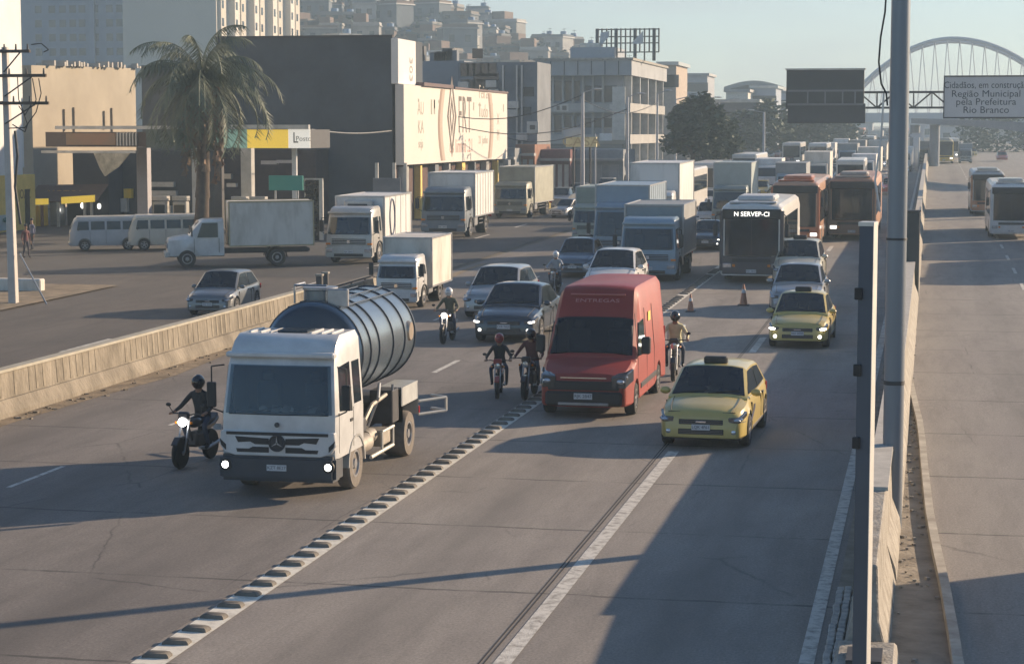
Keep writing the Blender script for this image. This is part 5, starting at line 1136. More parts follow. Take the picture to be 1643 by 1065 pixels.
text('lettering', 'L', .9, INK, e_, tuple(WY(474, 222, GY-.09)), wscale=.8); text('lettering', 'Posto', .42, INK2, e_, tuple(WY(487, 223, GY-.09)))
MB().box(X(345), X(497), GY-.25, GY+.1, cz1+.03, cz1+.28).box(X(90), X(344), GY-.15, GY+.1, cz1+.02, cz1+.22).build('roof_edge', OFFW, ps, smooth=False)
for px, m_, w_, yy in ((472, WHITE, .14, 1), (313, OFFW, .2, 1.2), (395, OFFW, .35, 7), (228, mat('column_grey', (.35, .34, .36), .8), .35, 4), (350, DARK, .25, 9)):
    x = WY(px, 300, GY+yy).x; B(x-w_, x+w_, GY+yy, GY+yy+w_*2, gz(GY+yy)-.3, cz0+.01).build('column', m_, ps, .02)
# older left part of the station
B(X(62), X(233), GY+1, GY+4, WY(100, 236, GY).z, WY(100, 212, GY).z).build('old_canopy', mat('canopy_brown', (.12, .09, .07), .8, 0, .25, .8), ps, smooth=False)
B(X(96), X(176), GY+.9, GY+1, WY(100, 233, GY).z, WY(100, 214, GY).z).build('old_fascia', mat('fascia_rust', (.30, .17, .10), .8, 0, .3, .5, c2=(.22, .2, .14)), ps, smooth=False)
k = MB()
for px in range(178, 212, 5): k.box(X(px), X(px)+.1, GY+.85, GY+.99, WY(100, 234, GY).z, WY(100, 213, GY).z)
k.build('slat', OFFW, ps, smooth=False)
B(X(58), X(210), GY+.7, GY+1.0, WY(100, 246, GY).z, WY(100, 242, GY).z).build('gutter', OFFW, ps)
MB().slab([tuple(WY(a, b, GY+.6)) for a, b in ((150, 246), (208, 246), (190, 268), (168, 283), (160, 270))], (0, .15, 0)).build('hanging_banner', mat('banner_striped', (.5, .45, .34), .8, 0, .35, .9, c2=(.25, .22, .16), stretch=(3, 1, 3)), ps)
for i, (px, py) in enumerate(((258, 375), (236, 372), (290, 372), (385, 380), (415, 380))):
    q = P(px, py+12); f = empty('fuel_pump', ['white fuel pump right of the grey station column', 'fuel pump half hidden by the grey station column', 'white fuel pump left of the palm trunk', 'white fuel pump right of the palm trunk', 'fuel pump under the yellow fascia behind the teal sign'][i], 'fuel pump', loc=(WY(px, 300, GY+6).x, GY+6, gz(GY+6)))
    B(-.45, .45, -.3, .3, 0, 1.9).build('cabinet', OFFW if i != 4 else CREAMB, f, .04); B(-.36, .36, -.32, -.28, 1.15, 1.7).build('display', WIN, f); B(-.5, .5, -.32, .32, 1.95, 2.25).build('header', OFFW, f, .03); MB().tube([(.46, 0, 1.2), (.6, -.1, .6), (.5, -.2, .3), (.46, -.2, 1.0)], .025).build('hose', BLACK, f)
k = empty('kiosk', 'small station shop with shelves of goods behind the fuel pumps', 'shop'); KY = GY+14
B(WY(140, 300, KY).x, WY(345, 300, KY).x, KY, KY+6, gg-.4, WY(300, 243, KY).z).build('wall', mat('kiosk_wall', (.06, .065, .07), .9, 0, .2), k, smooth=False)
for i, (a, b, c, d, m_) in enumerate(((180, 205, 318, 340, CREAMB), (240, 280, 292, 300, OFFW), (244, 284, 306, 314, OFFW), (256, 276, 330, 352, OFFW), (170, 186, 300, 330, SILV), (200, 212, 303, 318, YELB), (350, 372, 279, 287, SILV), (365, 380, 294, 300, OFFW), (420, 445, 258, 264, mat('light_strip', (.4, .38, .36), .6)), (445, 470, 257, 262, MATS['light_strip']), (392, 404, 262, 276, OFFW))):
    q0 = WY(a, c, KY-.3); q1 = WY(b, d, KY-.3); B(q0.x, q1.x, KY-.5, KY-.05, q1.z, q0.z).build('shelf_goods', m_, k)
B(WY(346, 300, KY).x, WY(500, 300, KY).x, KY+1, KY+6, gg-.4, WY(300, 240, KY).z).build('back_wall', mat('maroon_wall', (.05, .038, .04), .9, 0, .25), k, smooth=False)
# teal sign on two posts
q = P(455, 398); TY = 112.
ts = empty('road_sign', 'blank teal sign on posts before the petrol station', 'sign')
a, b = WY(431, 286, TY), WY(486, 306, TY); B(a.x, b.x, TY, TY+.12, b.z, a.z+.15).build('panel', TEAL, ts, .02)
for px in (440, 476): x = WY(px, 300, TY).x; MB().cyl((x, TY+.18, gz(TY)), (x, TY+.18, a.z), .06).build('post', STEEL, ts)
# lattice screen with creeper
LYY = 117.
ls = empty('lattice_screen', 'square lattice screen overgrown with creeper beside the petrol station', 'screen')
a, b = WY(487, 286, LYY), WY(519, 390, LYY); gl_ = gz(LYY)-.2
k = MB(); k.box(a.x, b.x, LYY, LYY+.1, a.z-.1, a.z).box(b.x-.22, b.x, LYY-.1, LYY+.12, gl_, a.z).box(a.x, a.x+.08, LYY, LYY+.1, gl_, a.z); k.build('frame', OFFW, ls)
k = MB(); z = gl_
while z < a.z: k.box(a.x, b.x, LYY+.03, LYY+.06, z, z+.03); z += .3
x = a.x
while x < b.x: k.box(x, x+.03, LYY+.0, LYY+.03, gl_, a.z-.1); x += .3
k.build('lattice', DARK, ls)['kind'] = 'stuff'
def leafcloud(n, fn, size, jit=1.0, dens=None):
    k = MB()
    for _ in range(n):
        c = fn(); a, b_ = random.uniform(0, 6.28), random.uniform(-1.2, 1.2); u = Vector((math.cos(a), math.sin(a), random.uniform(-.6, .6))).normalized(); v = u.cross(Vector((math.sin(b_), .3, math.cos(b_)))).normalized(); s_ = size*random.uniform(.6, 1.5)
        k.add([c-u*s_, c+v*s_*.5, c+u*s_, c-v*s_*.5], [(0, 1, 2, 3)])
    return k
CREEP = mat('creeper_leaf', (.045, .055, .03), .8, 0, .5, 1.5, c2=(.09, .06, .035))
leafcloud(1500, lambda: Vector((random.uniform(a.x, b.x-.2), LYY+random.uniform(-.05, .25), random.uniform(gl_, a.z-.15))), .11).build('creeper', CREEP, ls, smooth=False)['kind'] = 'stuff'
# grey board hoarding to the right of the wall base
hb = empty('hoarding', 'plain grey hoarding at the foot of the slate grey wall behind the white box truck', 'hoarding'); HY = 131.
a, b = WY(598, 286, HY), WY(643, 330, HY); B(a.x, b.x, HY, HY+.3, gz(HY)-.2, a.z).build('panel', PLASTER, hb, .02)
for px in (602, 630, 648): x = WY(px, 290, HY).x; B(x-.1, x+.1, HY+.32, HY+.5, gz(HY)-.2, a.z+1.0).build('post', OFFW, hb)
# apartment towers
AY = 400.
ap = empty('apartment_tower', 'long apartment block in shade behind the palm tree', 'building')
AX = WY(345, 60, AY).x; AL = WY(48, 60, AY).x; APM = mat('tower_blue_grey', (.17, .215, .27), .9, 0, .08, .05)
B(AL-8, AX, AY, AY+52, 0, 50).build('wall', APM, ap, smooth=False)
for px in (150, 246, 252, 300): x = WY(px, 60, AY).x; B(x-.5, x+.5, AY-.8, AY-.01, 0, 50).build('pilaster', mat('tower_pale', (.19, .235, .29), .9, 0, .06), ap, smooth=False)
for row in range(6):
    zc_ = WY(200, 14+23*row-23, AY).z
    for px in (62, 84, 101, 117, 132, 153, 176, 192, 208, 229, 290, 307, 325):
        x = WY(px, 50, AY).x; B(x-.72, x+.72, AY-.05, AY+.1, zc_-.75, zc_+.75).build('window', WIN, ap, smooth=False)
sp = empty('apartment_tower', 'sunlit cream apartment tower with vertical bays over the slate grey building', 'building')
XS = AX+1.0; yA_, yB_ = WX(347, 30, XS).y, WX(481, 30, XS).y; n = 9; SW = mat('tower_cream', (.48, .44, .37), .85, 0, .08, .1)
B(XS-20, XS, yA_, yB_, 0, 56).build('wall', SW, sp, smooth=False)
for i in range(n):
    y = lerp(yA_, yB_, (i+.15)/n); y2 = lerp(yA_, yB_, (i+.62)/n); B(XS, XS+(1.5 if i % 2 else .7), y, y2, 0, 56).build('bay', mat('bay_white', (.55, .52, .46), .85, 0, .06) if i % 2 else SW, sp, smooth=False)
    for row in range(4):
        zc_ = WX(410, 10+27*row-20, XS).z; ym = (y+y2)/2; B(XS+(1.5 if i % 2 else .7)-.05, XS+(1.56 if i % 2 else .76), ym-.55-.4, ym+.15, zc_-.9, zc_+.7).build('window', WIN, sp, smooth=False); B(XS, XS+.06, y2+.6, y2+1.7, zc_-.6, zc_+.6).build('window', GLASS2, sp, smooth=False)
# three-storey corner building with deck bands
TYY = 248.
cb = empty('corner_building', 'three storey corner building with balcony bands and a billboard frame on its roof', 'building')
tX = WY(1000, 150, TYY).x; tL = WY(866, 150, TYY).x; yR = WX(1055, 150, tX).y; zf = lambda py: WY(930, py, TYY).z
CB = mat('corner_render', (.24, .26, .29), .9, 0, .25, .25, c2=(.17, .18, .2))
B(tL, tX, TYY, yR, 1, zf(99)).build('wall', CB, cb, smooth=False)
B(tL-.3, tX+1.2, TYY-1.4, yR+.4, zf(122), zf(98)).build('top_band', mat('band_grey', (.34, .35, .36), .9, 0, .2, .4), cb, smooth=False)
B(tL-.5, tX+1.4, TYY-1.6, yR+.6, zf(98), zf(98)+.3).build('roof_slab', KERB, cb, smooth=False)
B(tL, tX+1.0, TYY-1.0, yR+.2, zf(181), zf(166)).build('middle_band', mat('band_mixed', (.36, .35, .33), .9, 0, .3, .3), cb, smooth=False)
B(tL, tX+1.0, TYY-.8, yR+.2, zf(231), zf(216)).build('lower_band', MATS['band_mixed'], cb, smooth=False)
for i in range(6): x = lerp(tL, tX, (i+.98)/6.2); B(x-.06, x+.06, TYY-1.46, TYY-1.39, zf(121), zf(99)).build('band_joint', DARK, cb)
for (a_, b_, c_, d_2) in ((872, 930, 130, 162), (938, 990, 138, 164), (872, 925, 186, 212), (938, 985, 190, 205)):
    B(WY(a_, 150, TYY).x, WY(b_, 150, TYY).x, TYY-.06, TYY+.1, zf(d_2), zf(c_)).build('window', WIN, cb, smooth=False)
for a_, b_, c_, d_2, m_ in ((888, 912, 168, 179, OFFW), (893, 898, 170, 177, INK), (902, 909, 170, 177, INK), (943, 952, 168, 178, OFFW), (978, 985, 168, 175, OFFW), (962, 982, 214, 226, WBOX)):
    B(WY(a_, 150, TYY-1.1).x, WY(b_, 150, TYY-1.1).x, TYY-1.05-(.03 if m_ is INK else 0), TYY-.99, zf(d_2), zf(c_)).build('band_lettering', m_, cb, smooth=False)
for i in range(7):
    x = WY(872+i*16, 150, TYY).x; B(x-.12, x+.12, TYY-.5, TYY-.07, zf(215), zf(123)).build('facade_pier', MATS['band_mixed'], cb, smooth=False)
for t in range(5):
    y = lerp(TYY+1, yR-1, t/4); B(tX, tX+.9, y-.25, y+.25, 1, zf(122)).build('side_pier', OFFW, cb, smooth=False)
    if t < 4:
        y2 = lerp(TYY+1, yR-1, (t+1)/4)
        for c_, d_2 in ((126, 163), (184, 213)): B(tX-.02, tX+.05, y+.6, y2-.6, zf(d_2), zf(c_)).build('side_window', mat('window_brown', (.07, .05, .045), .3, 0, .4), cb, smooth=False)
B(WY(985, 150, TYY).x, tX+.4, TYY-1.3, TYY-1.0, zf(225), zf(140)).build('stair_panel', OFFW, cb, smooth=False)
rf = empty('rooftop_billboard_frame', 'bare steel billboard frame standing on the corner building roof', 'billboard frame')
fy = TYY+8; z0, z1 = WY(1000, 98, fy).z, WY(1000, 46, fy).z; xa, xb = WY(958, 60, fy).x, WY(1057, 60, fy).x; zm_ = WY(1000, 84, fy).z
k = MB()
for i in range(14): x = lerp(xa, xb, i/13); k.box(x-(.2 if i % 4 == 0 else .08), x+(.2 if i % 4 == 0 else .08), fy, fy+.3, zm_ if i % 2 else z0, z1)
k.build('upright', DARK, rf, smooth=False); k = MB()
for z in (z1-.1, lerp(z0, z1, .75), lerp(z0, z1, .55), zm_): k.box(xa, xb, fy+.3, fy+.42, z-.07, z+.07)
k.build('cross_rail', DARK, rf, smooth=False)
MB().slab([(lerp(xa, xb, .55), fy-.05, zm_+1), (lerp(xa, xb, .75), fy-.05, zm_+1), (lerp(xa, xb, .75), fy-.05, z1-.3), (lerp(xa, xb, .6), fy-.05, z1-1.5)], (0, .04, 0)).slab([(lerp(xa, xb, .03), fy-.05, zm_+.5), (lerp(xa, xb, .2), fy-.05, zm_+2), (lerp(xa, xb, .2), fy-.05, z1-.3), (lerp(xa, xb, .06), fy-.05, z1-.5)], (0, .04, 0)).build('torn_sheet', mat('torn_sheet', (.5, .52, .53), .8, 0, .2), rf)
B(WY(915, 80, TYY+6).x, WY(985, 80, TYY+6).x, TYY+6, TYY+16, zf(99), WY(950, 76, TYY+6).z).build('penthouse', mat('penthouse', (.3, .33, .37), .9, 0, .15), cb, smooth=False)
MB().cyl((WY(953, 74, TYY+8).x, TYY+8, WY(953, 77, TYY+8).z), (WY(953, 74, TYY+8).x, TYY+8, WY(953, 70, TYY+8).z), 1.0, n=16).build('water_tank', OFFW, cb)
# grey building between billboard and corner building
MY = 192.
mbd = empty('grey_building', 'grey rendered building between the billboard and the corner building', 'building')
B(WY(735, 200, MY).x, WY(862, 200, MY).x, MY, MY+7, 0, WY(800, 100, MY).z).build('wall', PLASTER, mbd, smooth=False)
B(WY(640, 200, MY).x, WY(734, 200, MY).x, MY+3, MY+12, 0, WY(700, 98, MY+3).z).build('left_wing', mat('wing_grey', (.21, .23, .26), .9, 0, .2, .3), mbd, smooth=False)
for a_, b_, c_, d_2 in ((840, 857, 140, 155), (760, 800, 78+40, 130), (758, 775, 78, 94)):
    B(WY(a_, 150, MY).x, WY(b_, 150, MY).x, MY-.05, MY+.1, WY(800, d_2, MY).z, WY(800, c_, MY).z).build('window', WIN, mbd, smooth=False)
for px in (808, 830, 838): x = WY(px, 150, MY).x; B(x-.08, x+.08, MY-.3, MY-.05, 1, WY(px, 105, MY).z).build('drain_pipe', STEEL, mbd)
k = MB()
for px in (746, 756, 766, 778, 790):
    for py in (112, 138, 164): x = WY(px, 150, MY).x; z = WY(800, py, MY).z; B(x-.42, x+.42, MY-.05, MY+.1, z-.6, z+.6).build('window', WIN, mbd, smooth=False)
for i in range(7): x = WY(random.uniform(742, 855), 150, MY).x; z = WY(800, random.uniform(110, 230), MY).z; k = B(x-.5, x+.5, MY-.6, MY-.01, z, z+.7).build('air_conditioner', OFFW, mbd, .04)
for i, px in enumerate((812, 822, 834, 845)): x = WY(px, 150, MY).x; B(x-.45, x+.45, MY-.06, MY+.1, WY(800, 185, MY).z, WY(800, 172, MY).z).build('window', GLASS2, mbd)
for i in range(10): x = WY(random.uniform(650, 730), 98, MY+3).x; z = WY(700, 98, MY+3).z; B(x-.5, x+.5, MY+4, MY+5, z, z+random.uniform(.4, 1.5)).build('roof_box', [OFFW, PLASTER, DARK][i % 3], mbd)
for i, (p0, p1, sg) in enumerate((((683, 178, 150), (935, 152, 160), 1.2), ((683, 190, 150), (1007, 175, 165), 1.6), ((935, 160, 160), (1055, 165, 185), 1.0), ((500, 208, 119), (628, 210, 135), .2), ((935, 215, 160), (800, 218, 180), .6))):
    a, b = WY(*p0), WY(*p1); o = MB().tube([a.lerp(b, t/10)-Vector((0, 0, sg*math.sin(math.pi*t/10))) for t in range(11)], .035, 4).build('overhead_wire', BLACK if i != 3 else OFFW)
    tag(o, ['wire sagging from the lamp by the billboard to the thick lamp', 'lower wire from the lamp by the billboard to the second tall lamp', 'wire between the thick lamp and the lamp at the corner building edge', 'pale cable from the canopy end to the slate grey wall corner', 'wire from the thick lamp back to the small shops'][i], 'wire')
# street-level shops between px 795 and 1000
SHY = 186.
for i, (a_, b_, py, m_, lb) in enumerate(((800, 826, 238, mat('shop_grey', (.2, .21, .22), .9, 0, .2), 'small grey shop with barred front right of the billboard'), (827, 858, 232, BRICK, 'small brick shop with a white window below the grey building'), (862, 915, 240, mat('shop_maroon', (.16, .07, .07), .9, 0, .25), 'shop with a maroon awning and striped white front'), (918, 1000, 240, mat('shop_blue', (.2, .22, .24), .8, 0, .2), 'long grey shop front with roller shutters under the yellow sign'))):
    s_ = empty('shop', lb, 'shop'); yy = SHY+i*3
    B(WY(a_, 250, yy).x, WY(b_, 250, yy).x, yy, yy+8, 0, WY(a_, py, yy).z).build('wall', m_, s_, smooth=False)
    B(WY(a_-2, 250, yy).x, WY(b_+2, 250, yy).x, yy-1, yy, WY(a_, py+18, yy).z, WY(a_, py+14, yy).z).build('awning', ROOFM, s_)
    nn = 5 if i == 2 else 3
    for j in range(nn): x0 = WY(lerp(a_, b_, (j+.15)/nn), 250, yy).x; x1 = WY(lerp(a_, b_, (j+.75)/nn), 250, yy).x; B(x0, x1, yy-.08, yy, gz(yy), WY(a_, py+24, yy).z).build('shutter', OFFW if i == 2 else SHUT, s_)
ws_ = B(WY(846, 220, SHY-2).x, WY(864, 220, SHY-2).x, SHY-2.2, SHY-2, WY(850, 214, SHY-2).z, WY(850, 195, SHY-2).z).build('wall_sign', OFFW); tag(ws_, 'small white square sign above the brick shop', 'sign'); MB().box(WY(851, 220, SHY-2).x, WY(859, 220, SHY-2).x, SHY-2.25, SHY-2.2, WY(850, 208, SHY-2).z, WY(850, 201, SHY-2).z).build('panel_mark', INK, ws_)
YSY = 172.
ysn = empty('shop_sign', 'yellow and cream shop sign hung behind the lamp posts', 'sign')
a, b = WY(908, 220, YSY), WY(957, 236, YSY); B(a.x, b.x, YSY, YSY+.3, b.z, a.z).build('panel', mat('sign_pale_yellow', (.7, .62, .34), .6, 0, .2, 1.5), ysn); text('lettering', 'CASA', 1.1, mat('sign_ink_tan', (.5, .4, .2), .7), ysn, ((a.x+b.x)/2, YSY-.02, (a.z+b.z)/2), wscale=1.2)
for x in (a.x+.6, b.x-.6): MB().cyl((x, YSY+.35, gz(YSY)), (x, YSY+.35, b.z+.5), .1).build('post', DARK, ysn)
B(WY(904, 220, YSY+1).x, WY(934, 236, YSY+1).x, YSY+1, YSY+1.2, WY(904, 219, YSY+1).z, WY(904, 205, YSY+1).z).build('upper_panel', mat('panel_pale_blue', (.3, .36, .44), .7), ysn)
# low buildings behind the round tree and up to the gantry
for i, (a_, b_, tpy, YY, m_, lb) in enumerate(((1058, 1085, 105, 300, mat('r1', (.4, .33, .27), .9, 0, .3), 'narrow brownish house behind the corner building'), (1100, 1135, 122, 420, mat('r2', (.35, .36, .38), .9, 0, .3), 'square grey tower house above the round tree'), (1150, 1215, 165, 310, mat('r3', (.16, .16, .17), .9, 0, .2), 'low dark long building right of the round tree'), (1165, 1200, 148, 380, mat('r4', (.55, .53, .48), .9, 0, .2), 'pale house with a white roof right of the round tree'), (1205, 1245, 142, 390, mat('r5', (.32, .36, .42), .9, 0, .15), 'blue grey gabled building left of the gantry board'), (1225, 1262, 150, 430, mat('r6', (.4, .44, .5), .9, 0, .2), 'pale block just left of the gantry board'))):
    s_ = empty('house', lb, 'house'); p0, p1 = WY(a_, tpy, YY), WY(b_, tpy, YY)
    B(p0.x, p1.x, YY, YY+14, 0, p0.z).build('wall', m_, s_, smooth=False); B(p0.x-.4, p1.x+.4, YY-.5, YY+14.5, p0.z, p0.z+.5).build('roof', ROOFM if i % 2 else OFFW, s_, smooth=False)
    for j in range(4): x = lerp(p0.x, p1.x, (j+.5)/4); B(x-.7, x+.7, YY-.05, YY+.05, p0.z-3.2, p0.z-1.4).build('window', WIN, s_, smooth=False)
# vaulted roof hall
vh = empty('vaulted_hall', 'far hall with a shallow arched metal roof on the horizon', 'building'); VY = 450.; p0, p1 = WY(1163, 140, VY), WY(1258, 140, VY); zp = WY(1210, 130, VY).z
vs = [(lerp(p0.x, p1.x, t/12), p0.z+(zp-p0.z)*math.sin(math.pi*t/12)) for t in range(13)]
MB().loft([[(x, y, z) for x, z in vs]+[(x, y, z-.9) for x, z in reversed(vs)] for y in (VY-2, VY+40)]).build('roof', mat('vault_roof', (.2, .21, .22), .6, .2, .1), vh)
B(p0.x+1, p1.x-1, VY, VY+38, 0, p0.z-.5).build('wall', mat('vault_wall', (.38, .4, .42), .9, 0, .2, .1), vh, smooth=False)
# ------------------------------------------------------------------ hill with houses
hill_pts = [(-420, 20), (-300, 36), (-260, 42), (-225, 45), (-190, 45), (-165, 43), (-140, 38), (-118, 32), (-100, 26), (-85, 21), (-70, 15), (-40, 7), (0, 3)]
def hillz(x, y):
    h = interp(hill_pts, x); t = max(0, min(1, (y-330)/230)); return gz(min(y, 300))-1+h*(t*t*(3-2*t))+1.2*math.sin(x*.13+y*.07)*t
vs = []; fs = []; nx, ny = 60, 30
for j in range(ny+1):
    for i in range(nx+1): x = -420+i*7; y = 320+j*14; vs.append((x, y, hillz(x, y)-2))
for j in range(ny):
    for i in range(nx): k_ = j*(nx+1)+i; fs.append((k_, k_+1, k_+nx+2, k_+nx+1))
o = MB().add(vs, fs).build('hillside', mat('hill_earth', (.10, .10, .075), .95, 0, .4, .06)); o['kind'] = 'structure'
HM = [mat('hh%d' % i, c, .9, 0, .3, .4) for i, c in enumerate(((.15, .105, .085), (.25, .245, .235), (.14, .145, .15), (.36, .355, .34), (.17, .145, .125), (.13, .15, .17), (.2, .165, .13)))]
labs = ['bare brick house in the crowded hillside settlement', 'pale rendered house in the crowded hillside settlement', 'grey cement house in the crowded hillside settlement', 'white house in the crowded hillside settlement', 'brown house in the crowded hillside settlement', 'bluish house in the crowded hillside settlement', 'tan house in the crowded hillside settlement']
proto_h = []
for i, m_ in enumerate(HM):
    s_ = empty('house', labs[i], 'house', 'houses on the hillside'); w_, d2, h_ = 2.7+.5*(i % 3), 2.8, 4.6+1.6*(i % 2)
    B(-w_, w_, -d2, d2, -6, h_).build('wall', m_, s_, smooth=False)
    B(-w_-.3, w_+.3, -d2-.4, d2+.3, h_, h_+.25).build('roof', ROOFM if i % 2 else MATS['hh2'], s_, smooth=False)
    for x in (-w_*.5, w_*.45):
        for z in (1.0, 3.8): B(x-.6, x+.6, -d2-.05, -d2+.05, z, z+1.3).build('window', WIN, s_, smooth=False)
    if i % 3 == 0: MB().cyl((1.5, 0, h_+.25), (1.5, 0, h_+1.6), .9, .8, 12).build('water_tank', mat('tank_blue', (.1, .2, .35), .6), s_)
    if i % 3 == 1: B(-w_, 0, -d2+.5, d2, h_+.25, h_+2.6).build('upper_storey', MATS['hh0'], s_, smooth=False)
    MB().box(-w_-.05, w_+.05, -d2-.1, -d2+.1, h_+.25, h_+.8).box(w_-.1, w_+.1, -d2, d2, h_+.25, h_+.8).build('parapet', HM[(i+2) % 7], s_, smooth=False)
    if i % 2: MB().box(-w_*.3, w_*.9, -d2-1.6, -d2, -6, h_*.45).build('front_annex', HM[(i+3) % 7], s_, smooth=False)
    MB().box(-.5, .4, -d2-.06, -d2+.05, -.4, 1.5).build('door', BLACK, s_, smooth=False)
    if i % 3 != 1: MB().tube([(w_*.6, 0, h_), (w_*.6, 0, h_+2.4)], .05, 4).tube([(w_*.6-.6, 0, h_+2.1), (w_*.6+.6, 0, h_+2.2)], .04, 4).build('aerial', DARK, s_)
    proto_h.append(s_)
cnt = 0; usedh = set(); spots = []
for ln in range(24):
    y = 345+ln*9.5
    x = -300+random.uniform(0, 6)
    while x < -60:
        if hillz(x, y) > 6: spots.append((x, y))
        x += random.uniform(6.5, 11)
random.shuffle(spots)
# keep those the camera can look at
def pix(v):
    q = cam.rotation_euler.to_matrix().transposed() @ (Vector(v)-cam.location); return (W0/2+F0*q.x/-q.z, H0/2-F0*q.y/-q.z)
n_h = 0
for x, y in spots:
    px, py = pix((x, y, hillz(x, y)))
    if not (475 < px < 1150) or py > 150: continue
    if n_h > 285: break
    pr = proto_h[n_h % 7] if n_h < 7 else random.choice(proto_h); o = pr if n_h < 7 else copy_tree(pr)
    o.location = (x, y, hillz(x, y)-1.5); o.rotation_euler = (0, 0, R(random.uniform(-35, 35))); s_ = random.uniform(.65, 1.2); o.scale = (s_, s_, s_*random.uniform(.8, 1.2)); n_h += 1
BUSH = mat('hill_bush', (.045, .065, .035), .85, 0, .5, .2, c2=(.025, .035, .022))
def bushpt():
    c = random.choice(bsp); return Vector((c[0]+random.gauss(0, 1.9), c[1]+random.gauss(0, 1.9), c[2]+random.uniform(-1, 3.2)))
bsp = []
while len(bsp) < 300:
    x, y = random.uniform(-240, -55), random.uniform(345, 560)
    bsp.append((x, y, hillz(x, y)))
leafcloud(13000, bushpt, .75).build('hillside_greenery', BUSH, smooth=False)['kind'] = 'stuff'
for px, hh in ((543, 5), (576, 6), (612, 5), (700, 5)):
    q = WY(px, 28, 540); am = MB().tube([(q.x, 540, q.z-4), (q.x, 540, q.z+3)], .25).tube([(q.x-1, 540, q.z+2.5), (q.x+1, 540, q.z+2.5)], .2).tube([(q.x-.8, 540, q.z+1.2), (q.x+.8, 540, q.z+1.2)], .2).build('antenna', DARK); tag(am, 'thin antenna mast on the hilltop skyline', 'antenna', 'antennas on the hilltop')
# ------------------------------------------------------------------ trees
BARK = mat('bark', (.10, .075, .055), .95, 0, .35, 4, bump=.8); LEAF = mat('leaf_dark_green', (.05, .075, .04), .75, 0, .4, .35, c2=(.028, .045, .028))
def tree(label, loc, h, rad, n=5200, leaf=.32, m_=LEAF, clumps=34, flat=.85):
    r = empty('tree', label, 'tree', loc=loc)
    k = MB().cyl((0, 0, -.5), (0, 0, h*.35), .32, .22, 10)
    for i in range(7):
        a = i*.9; e = (math.cos(a)*rad*.55, math.sin(a)*rad*.55, h*.62+.4*math.sin(i*2)); mid_ = (e[0]*.4, e[1]*.4, h*.45); k.cyl((0, 0, h*.32), mid_, .17, .11, 7).cyl(mid_, e, .11, .04, 6)
    k.build('trunk', BARK, r)
    cs = []
    for i in range(clumps):
        u, v_ = random.uniform(0, 6.28), math.acos(random.uniform(-.85, 1)); rr = rad*random.uniform(.45, .86); cs.append((Vector((math.sin(v_)*math.cos(u)*rr, math.sin(v_)*math.sin(u)*rr, h*.62+math.cos(v_)*rr*flat)), rad*random.uniform(.22, .36)))
    def fn():
        c, q = random.choice(cs); d = Vector((random.gauss(0, 1), random.gauss(0, 1), random.gauss(0, .8))).normalized(); return c+d*q*random.uniform(.5, 1.05)
    leafcloud(n, fn, leaf).build('crown', m_, r, smooth=False); return r
q = P(1108, 300); TRY = 205.; c_ = WY(1112, 200, TRY); rr = abs(WY(1172, 200, TRY).x-WY(1055, 200, TRY).x)/2
tree('big round dark tree beside the corner building', (c_.x, TRY, gz(TRY)), WY(1110, 138, TRY).z-gz(TRY)-.3, rr*.98, n=9000, leaf=.34)
tree('smaller tree at the right foot of the big round tree', (WY(1150, 230, 215).x, 215, gz(215)), 7, 3.6, 2600, .28)
for i, (px, YY, hh, rd) in enumerate(((1290, 330, 7, 5), (1330, 360, 7, 6), (1225, 300, 8, 5), (1600, 400, 4.5, 9))):
    tree(['low hazy tree under the gantry board', 'hazy tree beyond the far traffic jam', 'hazy tree left of the gantry board', 'hazy tree clump beyond the right carriageway buses', 'dark tree at the right edge beyond the white bus', 'far hazy tree above the right carriageway'][i], (WY(px, 230, YY).x, YY, gz(YY)), hh, rd, 2200, .5)
